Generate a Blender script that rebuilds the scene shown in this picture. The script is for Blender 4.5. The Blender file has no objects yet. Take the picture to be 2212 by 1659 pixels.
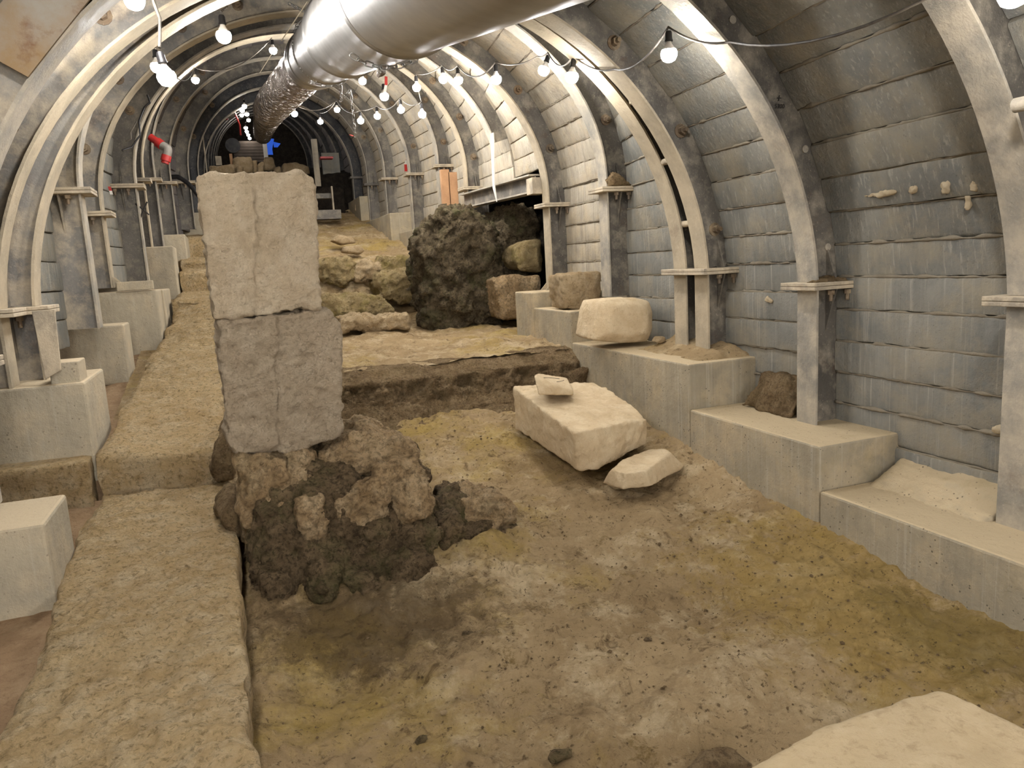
import bpy, bmesh, math, random
from mathutils import Vector, Matrix, noise
random.seed(7)
S = bpy.context.scene
COL = S.collection
IW, IH, F = 2212.0, 1659.0, 1620.0
CX, CY = IW/2, IH/2
V = Vector
# ------------------------------------------------------------------ camera frame (X right, Y up the tunnel, Z up)
dY = V(((490-CX)/F, -(600-CY)/F, -1)).normalized()
UP = dY.cross(V((1, .056, 0))).normalized()
if UP.y < 0: UP = -UP
dX = dY.cross(UP)
M3 = Matrix((dX, dY, UP))          # camera -> world
def ray(px, py): return M3 @ V(((px-CX)/F, -(py-CY)/F, -1))
def at(px, py, X=None, Y=None, Z=None):
    r = ray(px, py)
    k = X/r.x if X is not None else (Y/r.y if Y is not None else Z/r.z)
    return r*k
def atd(px, py, d): return ray(px, py)*d
def setup_camera():
    cd = bpy.data.cameras.new('camera'); c = bpy.data.objects.new('camera', cd); COL.objects.link(c)
    cd.sensor_width = 36; cd.lens = F/IW*36; cd.clip_start = .02; cd.clip_end = 200
    c.matrix_world = M3.to_4x4(); S.camera = c
setup_camera()

# ------------------------------------------------------------------ materials
class NT:
    def __init__(s, name):
        s.m = bpy.data.materials.new(name); s.m.use_nodes = True
        s.t = s.m.node_tree; s.t.nodes.clear()
        s.out = s.n('ShaderNodeOutputMaterial'); s.b = s.n('ShaderNodeBsdfPrincipled')
        s.l(s.b.outputs[0], s.out.inputs[0])
        s.co = s.n('ShaderNodeNewGeometry').outputs['Position']
    def n(s, t): return s.t.nodes.new(t)
    def l(s, a, b): s.t.links.new(a, b)
    def mapping(s, scale=(1,1,1), loc=(0,0,0), rot=(0,0,0)):
        k = s.n('ShaderNodeMapping'); s.l(s.co, k.inputs[0])
        k.inputs['Scale'].default_value = scale; k.inputs['Location'].default_value = loc; k.inputs['Rotation'].default_value = rot
        return k.outputs[0]
    def noise(s, scale=5, detail=6, rough=.6, vec=None, dist=0):
        k = s.n('ShaderNodeTexNoise'); s.l(vec or s.co, k.inputs['Vector'])
        k.inputs['Scale'].default_value = scale; k.inputs['Detail'].default_value = detail
        k.inputs['Roughness'].default_value = rough; k.inputs['Distortion'].default_value = dist
        return k.outputs['Fac']
    def voro(s, scale=5, vec=None, feat='F1', out='Distance'):
        k = s.n('ShaderNodeTexVoronoi'); k.feature = feat; s.l(vec or s.co, k.inputs['Vector'])
        k.inputs['Scale'].default_value = scale; return k.outputs[out]
    def ramp(s, fac, stops):
        k = s.n('ShaderNodeValToRGB'); s.l(fac, k.inputs[0]); e = k.color_ramp.elements
        while len(e) < len(stops): e.new(.5)
        for el, (p, c) in zip(e, stops):
            el.position = p
            el.color = (c, c, c, 1) if isinstance(c, (int, float)) else (*c, 1)
        return k.outputs[0]
    def mix(s, fac, a, b, mode='MIX'):
        k = s.n('ShaderNodeMix'); k.data_type = 'RGBA'; k.blend_type = mode
        for sock, v in ((k.inputs[0], fac), (k.inputs[6], a), (k.inputs[7], b)):
            if isinstance(v, bpy.types.NodeSocket): s.l(v, sock)
            elif isinstance(v, (int, float)): sock.default_value = v
            else: sock.default_value = (*v, 1)
        return k.outputs[2]
    def math(s, op, a, b=None):
        k = s.n('ShaderNodeMath'); k.operation = op
        for i, v in enumerate((a, b)):
            if v is None: continue
            if isinstance(v, bpy.types.NodeSocket): s.l(v, k.inputs[i])
            else: k.inputs[i].default_value = v
        return k.outputs[0]
    def up(s, lo, hi):
        g = s.n('ShaderNodeNewGeometry'); x = s.n('ShaderNodeSeparateXYZ'); s.l(g.outputs['Normal'], x.inputs[0])
        return s.ramp(x.outputs[2], [(lo, 0), (hi, 1)])
    def bump(s, *hs):
        prev = None
        for h, strength, dist in hs:
            k = s.n('ShaderNodeBump'); s.l(h, k.inputs['Height'])
            k.inputs['Strength'].default_value = strength; k.inputs['Distance'].default_value = dist
            if prev: s.l(prev, k.inputs['Normal'])
            prev = k.outputs[0]
        s.l(prev, s.b.inputs['Normal'])
    def fin(s, col, rough=.85, metal=0, spec=.3):
        for v, nme in ((col, 'Base Color'), (rough, 'Roughness'), (metal, 'Metallic')):
            if isinstance(v, bpy.types.NodeSocket): s.l(v, s.b.inputs[nme])
            elif isinstance(v, (int, float)): s.b.inputs[nme].default_value = v
            else: s.b.inputs[nme].default_value = (*v, 1)
        s.b.inputs['Specular IOR Level'].default_value = spec
        return s.m
def lin(r, g, b):
    f = lambda c: (c/255/12.92) if c/255 <= .04045 else ((c/255+.055)/1.055)**2.4
    return (f(r), f(g), f(b))

def mat_steel(name, a, b, dust, dustlo=.45, dusthi=.62, rough=.55, metal=.35):
    m = NT(name)
    base = m.mix(m.ramp(m.noise(3.2, 8, .65), [(.35, 0), (.65, 1)]), a, b)
    rust = m.ramp(m.noise(2.1, 9, .7, m.mapping(loc=(3, 7, 1))), [(.58, 0), (.72, 1)])
    base = m.mix(m.math('MULTIPLY', rust, .55), base, lin(96, 68, 44))
    d = m.ramp(m.noise(5.5, 9, .7, m.mapping(loc=(9, 2, 5))), [(dustlo, 0), (dusthi, 1)])
    d = m.math('MAXIMUM', d, m.up(.55, .85))
    col = m.mix(m.math('MULTIPLY', d, .85), base, dust)
    sp = m.ramp(m.noise(60, 4, .6), [(.62, 0), (.7, 1)])
    col = m.mix(m.math('MULTIPLY', sp, .35), col, lin(190, 178, 158))
    ro = m.ramp(d, [(0, rough), (1, .9)])
    me = m.ramp(d, [(0, metal), (1, 0.0)])
    m.bump((m.noise(70, 5, .65), .4, .008), (m.noise(12, 7, .65), .35, .02))
    return m.fin(col, ro, me, .4)
def mat_concrete(name, a, b, dust, pits=.5, streak=0, moss=0):
    m = NT(name)
    base = m.mix(m.ramp(m.noise(2.6, 9, .65), [(.35, 0), (.68, 1)]), a, b)
    if streak:
        st = m.ramp(m.noise(1, 6, .6, m.mapping((26, 26, .8))), [(.5, 0), (.64, 1)])
        st2 = m.ramp(m.noise(1, 5, .6, m.mapping((55, 55, 1.1), (4, 4, 2))), [(.56, 0), (.66, 1)])
        base = m.mix(m.math('MULTIPLY', st, streak*.45), base, lin(92, 86, 74))
        base = m.mix(m.math('MULTIPLY', st2, streak), base, lin(190, 182, 166))
    du = m.math('MULTIPLY', m.up(.5, .9), .9)
    dn = m.ramp(m.noise(3.7, 8, .7, m.mapping(loc=(5, 1, 8))), [(.46, 0), (.68, .75)])
    col = m.mix(m.math('MAXIMUM', du, dn), base, dust)
    pv = m.voro(38, m.mapping((1, 1, 1), (.3, .2, .1)))
    pit = m.ramp(m.math('ADD', pv, m.math('MULTIPLY', m.noise(6, 3), .5)), [(.30, 1), (.40, 0)])
    col = m.mix(m.math('MULTIPLY', pit, pits), col, lin(58, 52, 44))
    if moss:
        mo = m.ramp(m.noise(2.2, 7, .7, m.mapping(loc=(2, 9, 4))), [(.55, 0), (.7, moss)])
        col = m.mix(mo, col, lin(128, 112, 58))
    m.bump((m.math('SUBTRACT', 1, pit), .35*pits, .01), (m.noise(42, 8, .75), .5, .014), (m.noise(7, 8, .65), .4, .05))
    return m.fin(col, .9)
def mat_stone(name, a, b, c, dark, sc=1.0, bump=1.0, darkamt=.5, moss=None, mossamt=.6, stretch=(1, 1, 1), pitlo=.52):
    m = NT(name); v = m.mapping(stretch)
    base = m.mix(m.ramp(m.noise(2.4*sc, 9, .65, v), [(.36, 0), (.64, 1)]), a, b)
    base = m.mix(m.ramp(m.noise(7*sc, 9, .7, m.mapping(stretch, (4, 3, 8))), [(.45, 0), (.7, 1)]), base, c)
    pits = m.ramp(m.noise(34*sc, 8, .74, m.mapping(stretch, (1, 5, 2)), .5), [(pitlo, 0), (pitlo+.13, 1)])
    col = m.mix(m.math('MULTIPLY', pits, darkamt), base, dark)
    if moss:
        mo = m.ramp(m.noise(2.9*sc, 9, .7, m.mapping(loc=(7, 2, 3))), [(.5, 0), (.66, mossamt)])
        col = m.mix(mo, col, moss)
    m.bump((m.noise(110*sc, 5, .75, v), .5*bump, .010), (m.noise(30*sc, 9, .75, v, .6), .9*bump, .034), (m.noise(8*sc, 8, .68, v), .6*bump, .10))
    return m.fin(col, .93, 0, .2)
MT = {}
DUST = lin(178, 160, 132)
MT['steel'] = mat_steel('dusty_steel', lin(84, 80, 74), lin(110, 104, 95), lin(158, 148, 130), .48, .70)
MT['steel_left'] = mat_steel('dust_caked_steel', lin(108, 105, 101), lin(146, 140, 130), lin(182, 167, 143), .44, .62, .7, .15)
MT['steel_dark'] = mat_steel('dark_steel', lin(48, 48, 50), lin(70, 69, 68), lin(104, 98, 90), .5, .72)
MT['flange'] = mat_steel('dusty_flange', lin(126, 122, 114), lin(148, 142, 130), lin(176, 164, 144), .4, .6, .6, .15)
MT['flange_tan'] = mat_steel('tan_dust_flange', lin(146, 135, 115), lin(160, 148, 126), lin(176, 161, 136), .4, .6, .8, .0)
MT['plate'] = mat_steel('plate_steel', lin(138, 128, 112), lin(158, 146, 126), lin(190, 174, 148), .42, .58, .7, .1)
MT['bolt'] = mat_steel('bolt_steel', lin(92, 82, 70), lin(120, 98, 72), lin(160, 142, 114), .5, .65, .5, .3)
MT['concrete'] = mat_concrete('footing_concrete', lin(148, 138, 118), lin(172, 160, 136), lin(190, 170, 136), .75, .3, .3)
MT['concrete_left'] = mat_concrete('pale_concrete', lin(158, 148, 128), lin(180, 168, 144), lin(192, 174, 144), .4, .2)
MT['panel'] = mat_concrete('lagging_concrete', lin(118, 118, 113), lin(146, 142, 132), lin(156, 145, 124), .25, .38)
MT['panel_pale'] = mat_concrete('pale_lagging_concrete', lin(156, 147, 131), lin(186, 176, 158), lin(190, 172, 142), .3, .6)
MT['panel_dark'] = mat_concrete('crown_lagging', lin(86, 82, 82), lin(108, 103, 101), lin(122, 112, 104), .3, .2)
MT['paving'] = mat_stone('paving_limestone', lin(230, 200, 150), lin(212, 180, 130), lin(240, 218, 178), lin(138, 108, 68), 1.4, 1.7, .75, None, 0, (1, 1.2, 1), .51)
MT['paving_left'] = mat_stone('reddish_paving', lin(168, 138, 104), lin(148, 120, 90), lin(180, 152, 118), lin(110, 84, 60), 1.2, .7, .4)
MT['pillar'] = mat_stone('pillar_limestone', lin(222, 200, 167), lin(206, 184, 152), lin(230, 212, 182), lin(150, 128, 100), 1.5, 1.1, .35)
MT['pillar_low'] = mat_stone('lower_pillar_limestone', lin(212, 190, 160), lin(194, 174, 146), lin(224, 205, 176), lin(136, 115, 90), 1.7, 1.3, .45)
MT['rubble'] = mat_stone('rubble_stone', lin(214, 182, 138), lin(184, 153, 112), lin(226, 200, 160), lin(86, 68, 46), 1.3, 1.4, .55, lin(120, 108, 70), .3, (1, 1, 1), .47)
MT['rubble_dark'] = mat_stone('damp_rubble', lin(148, 124, 92), lin(110, 91, 66), lin(174, 148, 112), lin(54, 43, 30), 1.5, 1.8, .75, lin(116, 116, 68), .45, (1, 1, 1), .48)
MT['smooth_stone'] = mat_stone('dressed_stone', lin(204, 182, 148), lin(190, 168, 134), lin(212, 194, 162), lin(150, 126, 94), 1.0, .45, .3)
MT['near_stone'] = mat_stone('near_dressed_stone', lin(190, 169, 133), lin(178, 157, 122), lin(198, 178, 144), lin(140, 116, 84), 1.0, .6, .4)
MT['rough_stone'] = mat_stone('fieldstone', lin(206, 180, 140), lin(184, 157, 118), lin(216, 194, 158), lin(120, 94, 62), 1.6, 1.2, .5)
MT['mossy_stone'] = mat_stone('mossy_stone', lin(188, 164, 118), lin(160, 138, 96), lin(202, 180, 136), lin(90, 72, 44), 1.5, 1.5, .6, lin(162, 146, 76), .6)
MT['tufa'] = mat_stone('dark_tufa', lin(128, 112, 86), lin(94, 80, 60), lin(164, 146, 114), lin(44, 36, 26), 1.2, 2.0, .75, lin(96, 100, 56), .55, (1, 1, 1), .49)
def mat_earth():
    m = NT('earth_floor')
    base = m.mix(m.ramp(m.noise(1.3, 9, .62), [(.36, 0), (.64, 1)]), lin(192, 166, 126), lin(164, 138, 100))
    pale = m.ramp(m.noise(3.3, 10, .75, m.mapping(loc=(6, 1, 0))), [(.5, 0), (.62, 1)])
    col = m.mix(m.math('MULTIPLY', pale, .7), base, lin(220, 198, 160))
    al = m.ramp(m.noise(.95, 9, .74, m.mapping(loc=(2.2, 8.3, 1))), [(.50, 0), (.64, .75)])
    col = m.mix(al, col, lin(184, 156, 84))
    dk = m.ramp(m.noise(7.5, 10, .78, m.mapping(loc=(1, 4, 7)), .8), [(.55, 0), (.64, .7)])
    col = m.mix(dk, col, lin(100, 78, 50))
    dk2 = m.ramp(m.noise(2.2, 9, .75, m.mapping(loc=(11, 4, 3)), .5), [(.56, 0), (.70, .6)])
    col = m.mix(dk2, col, lin(116, 92, 62))
    def stain(loc, size, c, amt, edge=.35):
        nonlocal col
        g = m.n('ShaderNodeTexGradient'); g.gradient_type = 'SPHERICAL'; k = m.n('ShaderNodeMapping'); m.l(m.co, k.inputs[0])
        k.vector_type = 'TEXTURE'; k.inputs['Location'].default_value = loc; k.inputs['Scale'].default_value = size; m.l(k.outputs[0], g.inputs[0])
        f = m.ramp(m.math('ADD', g.outputs['Fac'], m.math('MULTIPLY', m.math('SUBTRACT', m.noise(4.5, 10, .8), .5), 2.6)), [(edge-.08, 0), (edge+.30, amt)])
        col = m.mix(f, col, c)
    stain((.35, 2.95, -1.45), (.95, .55, 1), lin(92, 74, 48), .7)
    stain((2.35, 2.3, -1.45), (.9, 1.5, 1), lin(172, 142, 72), .62)
    stain((2.5, 1.9, -1.45), (.42, 1.0, 1), lin(104, 90, 50), .45)
    stain((1.5, 1.0, -1.45), (1.3, .7, 1), lin(130, 104, 66), .5)
    stain((2.0, 4.3, -1.3), (.8, .5, 1), lin(126, 100, 58), .5)
    sp = m.ramp(m.noise(46, 6, .72), [(.59, 0), (.65, .8)])
    col = m.mix(sp, col, lin(78, 62, 42))
    m.bump((m.noise(95, 6, .75), .6, .010), (m.noise(26, 9, .75, None, .6), .95, .034), (m.noise(6, 8, .65), .5, .08))
    return m.fin(col, .95, 0, .15)
MT['earth'] = mat_earth()
MT['soil'] = mat_stone('dug_soil', lin(172, 144, 106), lin(138, 113, 80), lin(192, 166, 128), lin(84, 66, 44), 1.8, 1.7, .6, lin(130, 114, 70), .25, (1, 1, 1), .48)
MT['soil_shaded'] = mat_stone('shaded_soil', lin(62, 54, 46), lin(44, 38, 32), lin(80, 70, 58), lin(20, 17, 14), 1.2, 1.5, .7)  # darker soil copy, shade of gaps and far tunnel put into its colour
def mat_simple(name, c, rough=.5, metal=0, var=.0, bump=0, bs=40, c2=None, spec=.5):
    m = NT(name)
    col = m.mix(m.ramp(m.noise(6, 8, .65), [(.35, 0), (.7, 1)]), c, c2) if c2 else c
    if bump: m.bump((m.noise(bs, 6, .6), bump, .01))
    return m.fin(col, rough, metal, spec)
MT['black'] = mat_simple('black_plastic', lin(32, 30, 30), .5)
MT['cable'] = mat_simple('dusty_cable', lin(58, 54, 50), .7, 0, 0, .2, 60, lin(120, 110, 96))
MT['red'] = mat_simple('red_pipe_paint', lin(176, 38, 34), .45, 0, 0, .1, 30, lin(150, 46, 40))
MT['pipe_grey'] = mat_simple('grey_coupling', lin(140, 134, 124), .6, .2, 0, .3, 50, lin(112, 104, 96))
MT['chain'] = mat_simple('zinc_chain', lin(176, 174, 170), .32, .9, 0, .1, 80, lin(130, 128, 124))
MT['wood'] = mat_simple('raw_timber', lin(172, 132, 94), .8, 0, 0, .4, 30, lin(146, 108, 76))
MT['plank'] = mat_simple('grey_planks', lin(88, 76, 64), .85, 0, 0, .4, 30, lin(66, 56, 48))
MT['white'] = mat_simple('white_strip', lin(214, 208, 198), .6, 0, 0, .1, 20, lin(190, 184, 172))
MT['mortar'] = mat_simple('mortar_blob', lin(190, 174, 146), .95, 0, 0, .6, 40, lin(164, 146, 116))
MT['seam'] = mat_simple('old_mortar', lin(140, 130, 112), .95, 0, 0, .6, 60, lin(112, 102, 86))
MT['ink'] = mat_simple('ink', lin(34, 30, 28), .8)
MT['rope'] = mat_simple('string', lin(190, 176, 150), .9)
def mat_duct():
    m = NT('galvanised_duct')
    st = m.noise(1, 7, .6, m.mapping((2.5, 2.5, 2.5)))
    col = m.mix(m.ramp(st, [(.35, 0), (.65, 1)]), lin(190, 188, 184), lin(164, 162, 158))
    ro = m.ramp(m.noise(5, 7, .65), [(.3, .36), (.7, .48)])
    m.bump((m.noise(2.2, 4, .5), .08, .05))
    return m.fin(col, ro, 1.0)
MT['duct'] = mat_duct()
def mat_foil():
    m = NT('crinkled_foil')
    m.bump((m.noise(16, 6, .6, None, 1.2), 1.0, .09), (m.voro(18), .7, .05))
    return m.fin(lin(158, 149, 141), .3, 1.0)
MT['foil'] = mat_foil()
def mat_rustplate():
    m = NT('rusty_cover_plate')
    c = m.mix(m.ramp(m.noise(3.5, 9, .65), [(.38, 0), (.62, 1)]), lin(150, 142, 130), lin(142, 118, 86))
    r = m.ramp(m.noise(5, 9, .7, m.mapping(loc=(4, 2, 2))), [(.54, 0), (.7, .9)])
    c = m.mix(r, c, lin(104, 62, 30))
    m.bump((m.noise(30, 6, .6), .3, .008))
    return m.fin(c, .7, .2)
MT['rustplate'] = mat_rustplate()
def mat_emit(name, c, st):
    m = NT(name); m.b.inputs['Base Color'].default_value = (*c, 1)
    m.b.inputs['Emission Color'].default_value = (*c, 1); m.b.inputs['Emission Strength'].default_value = st
    return m.m
BULB_E = 170.0
MT['bulb'] = mat_emit('lit_bulb_glass', (1, .98, .96), BULB_E)
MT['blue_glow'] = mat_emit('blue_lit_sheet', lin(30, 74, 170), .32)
MT['collar'] = mat_simple('white_bulb_collar', lin(236, 230, 222), .4)

# ------------------------------------------------------------------ mesh helpers
class MB:
    def __init__(s): s.v = []; s.f = []
    def add(s, vs, fs):
        o = len(s.v); s.v += [V(p) for p in vs]; s.f += [tuple(i+o for i in f) for f in fs]; return s
    def hexa(s, p):    # 8 pts: bottom loop 0-3, top loop 4-7
        return s.add(p, [(3, 2, 1, 0), (4, 5, 6, 7), (0, 1, 5, 4), (1, 2, 6, 5), (2, 3, 7, 6), (3, 0, 4, 7)])
    def box(s, x0, x1, y0, y1, z0, z1):
        return s.hexa([(x0, y0, z0), (x1, y0, z0), (x1, y1, z0), (x0, y1, z0), (x0, y0, z1), (x1, y0, z1), (x1, y1, z1), (x0, y1, z1)])
    def prism(s, loop, vec):
        n = len(loop); L = [V(p) for p in loop]; vec = V(vec)
        return s.add(L+[p+vec for p in L], [tuple(range(n-1, -1, -1)), tuple(range(n, 2*n))]+[(i, (i+1) % n, n+(i+1) % n, n+i) for i in range(n)])
    def loft(s, rings, closed=True, caps=True):
        n = len(rings[0]); vs = [p for r in rings for p in r]; fs = []
        m = n if closed else n-1
        for k in range(len(rings)-1):
            for i in range(m):
                j = (i+1) % n; fs.append((k*n+i, k*n+j, (k+1)*n+j, (k+1)*n+i))
        if caps and closed:
            fs.append(tuple(range(n-1, -1, -1))); fs.append(tuple((len(rings)-1)*n+i for i in range(n)))
        return s.add(vs, fs)
    def tube(s, pts, r, n=8, caps=True):
        pts = [V(p) for p in pts]; rings = []; prev = None
        for i, p in enumerate(pts):
            t = (pts[min(i+1, len(pts)-1)]-pts[max(i-1, 0)]).normalized()
            a = prev if prev is not None else (V((0, 0, 1)) if abs(t.z) < .9 else V((1, 0, 0)))
            a = (a-t*a.dot(t)).normalized(); prev = a; b = t.cross(a)
            rr = r[i] if isinstance(r, (list, tuple)) else r
            rings.append([p+(a*math.cos(2*math.pi*k/n)+b*math.sin(2*math.pi*k/n))*rr for k in range(n)])
        return s.loft(rings, True, caps)
    def cyl(s, a, b, r, n=12): return s.tube([a, b], r, n)
    def lathe(s, prof, n=16, o=(0, 0, 0)):
        o = V(o)
        rings = [[o+V((r*math.cos(2*math.pi*k/n), r*math.sin(2*math.pi*k/n), z)) for k in range(n)] for r, z in prof]
        return s.loft(rings)
    def build(s, name, mat, parent=None, smooth=False, bevel=0, auto=None):
        o0 = origin(parent)
        me = bpy.data.meshes.new(name)
        me.from_pydata([p-o0 for p in s.v], [], s.f); me.validate(); 
        bm = bmesh.new(); bm.from_mesh(me); bmesh.ops.recalc_face_normals(bm, faces=bm.faces); bm.to_mesh(me); bm.free()
        me.materials.append(MT[mat] if isinstance(mat, str) else mat)
        if smooth: me.polygons.foreach_set('use_smooth', [True]*len(me.polygons))
        if auto is not None: me.set_sharp_from_angle(angle=math.radians(auto))
        o = bpy.data.objects.new(name, me); COL.objects.link(o)
        if parent: o.parent = parent
        if bevel:
            b = o.modifiers.new('bevel', 'BEVEL'); b.width = bevel; b.segments = 2; b.limit_method = 'ANGLE'
        return o
def origin(o):
    r = V((0, 0, 0))
    while o: r = r+o.location; o = o.parent
    return r
def tag(o, label=None, cat=None, group=None, kind=None):
    if label: o['label'] = label
    if cat: o['category'] = cat
    if group: o['group'] = group
    if kind: o['kind'] = kind
    return o
def thing(name, label, cat, loc=(0, 0, 0), group=None):
    o = bpy.data.objects.new(name, None); o.empty_display_size = .1; COL.objects.link(o); o.location = loc
    return tag(o, label, cat, group)
TEX = {}
def tex(kind, size, depth=4):
    k = (kind, size, depth)
    if k not in TEX:
        t = bpy.data.textures.new('tex', kind); t.noise_scale = size
        if kind == 'CLOUDS': t.noise_depth = depth
        TEX[k] = t
    return TEX[k]
def stony(o, voxel, disps, smooth=2):
    r = o.modifiers.new('remesh', 'REMESH'); r.mode = 'VOXEL'; r.voxel_size = voxel; r.use_smooth_shade = True
    if smooth:
        sm = o.modifiers.new('smooth', 'SMOOTH'); sm.factor = .5; sm.iterations = smooth
    for kind, size, st in disps:
        d = o.modifiers.new('displace', 'DISPLACE'); d.texture = tex(kind, size); d.strength = st; d.mid_level = .5
        d.texture_coords = 'GLOBAL'
    return o
ROCKY = [('CLOUDS', .35, .09), ('CLOUDS', .1, .035), ('CLOUDS', .035, .014)]
MILD = [('CLOUDS', .3, .035), ('CLOUDS', .07, .014), ('CLOUDS', .025, .006)]
def hull(pts):
    bm = bmesh.new()
    for p in pts: bm.verts.new(p)
    r = bmesh.ops.convex_hull(bm, input=bm.verts)
    bmesh.ops.delete(bm, geom=[g for g in r['geom_interior'] if isinstance(g, bmesh.types.BMVert)], context='VERTS')
    bm.verts.index_update()
    m = MB(); m.add([v.co.copy() for v in bm.verts], [tuple(v.index for v in f.verts) for f in bm.faces]); bm.free()
    return m
def blob(c, r, n=24, seed=0, flat=1.0):
    rnd = random.Random(seed); pts = []
    for i in range(n):
        d = V((rnd.gauss(0, 1), rnd.gauss(0, 1), rnd.gauss(0, 1))).normalized()
        k = rnd.uniform(.8, 1.05)
        pts.append(V(c)+V((d.x*r[0]*k, d.y*r[1]*k, d.z*r[2]*k)))
    return hull(pts)
# ------------------------------------------------------------------ steel arch ribs
DEP = .28          # beam depth
class Fr:
    def __init__(s, Y, xm, a, zc, b, zr, zl, br, bl, dep=DEP, w=.075):
        s.Y, s.xm, s.a, s.zc, s.b, s.zr, s.zl, s.br, s.bl, s.dep, s.w = Y, xm, a, zc, b, zr, zl, br, bl, dep, w
    def start(s, sd):
        zp = s.zr if sd > 0 else s.zl
        return math.asin(max(0, min(.9, (zp-s.zc)/s.b)))
    def el(s, th, sd, d=0):
        p = V((s.xm+sd*s.a*math.cos(th), s.Y, s.zc+s.b*math.sin(th)))
        n = V((sd*math.cos(th)/s.a, 0, math.sin(th)/s.b)).normalized()
        return p+n*d, n
    def xside(s, sd):
        return s.el(s.start(sd), sd)[0].x
    def arc(s, sd, n=26, th1=math.pi/2):
        """points + normals from the plate up to the crown on one side"""
        zp = s.zr if sd > 0 else s.zl; t0 = s.start(sd); out = []
        if zp < s.zc-.01: out.append((V((s.xm+sd*s.a, s.Y, zp)), V((sd, 0, 0))))
        for i in range(n+1): out.append(s.el(t0+(th1-t0)*i/n, sd))
        return out
    def xat(s, z, sd, d):
        """x of the profile (offset d) at height z"""
        b, a = s.b+d, s.a+d
        if z <= s.zc or z <= (s.zr if sd > 0 else s.zl):
            return s.xside(sd)+sd*d
        k = min(1, (z-s.zc)/b)
        return s.xm+sd*a*math.sqrt(max(0, 1-k*k))
FRS = {
 'Y': Fr(-9.0, 1.0, 2.02, -2.2, 1.85, -2.1, -2.1, -3.2, -3.1),
 'Z': Fr(.9, 1.0, 2.02, -.5, 1.85, -.4, -.4, -1.4, -1.25),
 'A0': Fr(2.13, 1.0, 2.02, -.4, 1.86, -.25, -.3, -1.24, -1.1),
 'A': Fr(3.36, 1.04, 1.975, -.32, 1.88, -.203, -.25, -1.02, -.83),
 'B': Fr(4.36, .98, 2.03, -.22, 1.86, -.115, -.09, -.72, -.48),
 'B2': Fr(4.62, 1.03, 1.98, -.18, 1.86, -.115, -.09, -.72, -.48),
 'C': Fr(5.75, 1.09, 1.92, .62, 1.48, .566, .63, -.34, -.285),
 'D': Fr(7.03, 1.08, 1.96, .65, 1.56, .552, .585, -.32, -.03),
 'D1': Fr(8.3, 1.15, 1.87, .98, 1.5, .9, .94, -.1, -.12),
 'E': Fr(9.6, 1.14, 1.89, 1.2, 1.55, .99, 1.15, .2, .1),
 'F': Fr(10.84, 1.15, 1.86, 1.5, 1.58, 1.435, 1.3, .52, .3),
 'G': Fr(12.1, 1.15, 1.74, 1.55, 1.6, 1.477, 1.4, .6, .5),
 'H': Fr(13.35, 1.18, 1.56, 1.7, 1.55, 1.557, 1.55, .9, .8),
 'I': Fr(14.6, 1.2, 1.46, 1.82, 1.48, 1.6, 1.7, .9, .95),
 'J': Fr(15.85, 1.21, 1.39, 1.93, 1.4, 1.88, 1.9, 1.3, 1.1, .2),
}
def sweep(mb, path, d0, d1, y0, y1, lift=V((0, 0, 0))):
    rings = []
    for p, n in path:
        q = V((p.x, 0, p.z))+lift
        rings.append([q+n*d0+V((0, y0, 0)), q+n*d1+V((0, y0, 0)), q+n*d1+V((0, y1, 0)), q+n*d0+V((0, y1, 0))])
    mb.loft(rings)
def hexbolt(mb, p, ax, r=.022, h=.03, shaft=.012, sl=.03, washer=0):
    p = V(p); ax = V(ax).normalized()
    a = V((0, 0, 1)) if abs(ax.z) < .9 else V((1, 0, 0)); a = (a-ax*a.dot(ax)).normalized(); b = ax.cross(a)
    def ring(r, t, n): return [p+ax*t+(a*math.cos(2*math.pi*k/n)+b*math.sin(2*math.pi*k/n))*r for k in range(n)]
    if washer: mb.loft([ring(washer, 0, 12), ring(washer, .008, 12)])
    mb.loft([ring(r, .006, 6), ring(r, h, 6)])
    if sl: mb.loft([ring(shaft, h*.8, 8), ring(shaft, h+sl, 8)])
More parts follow.
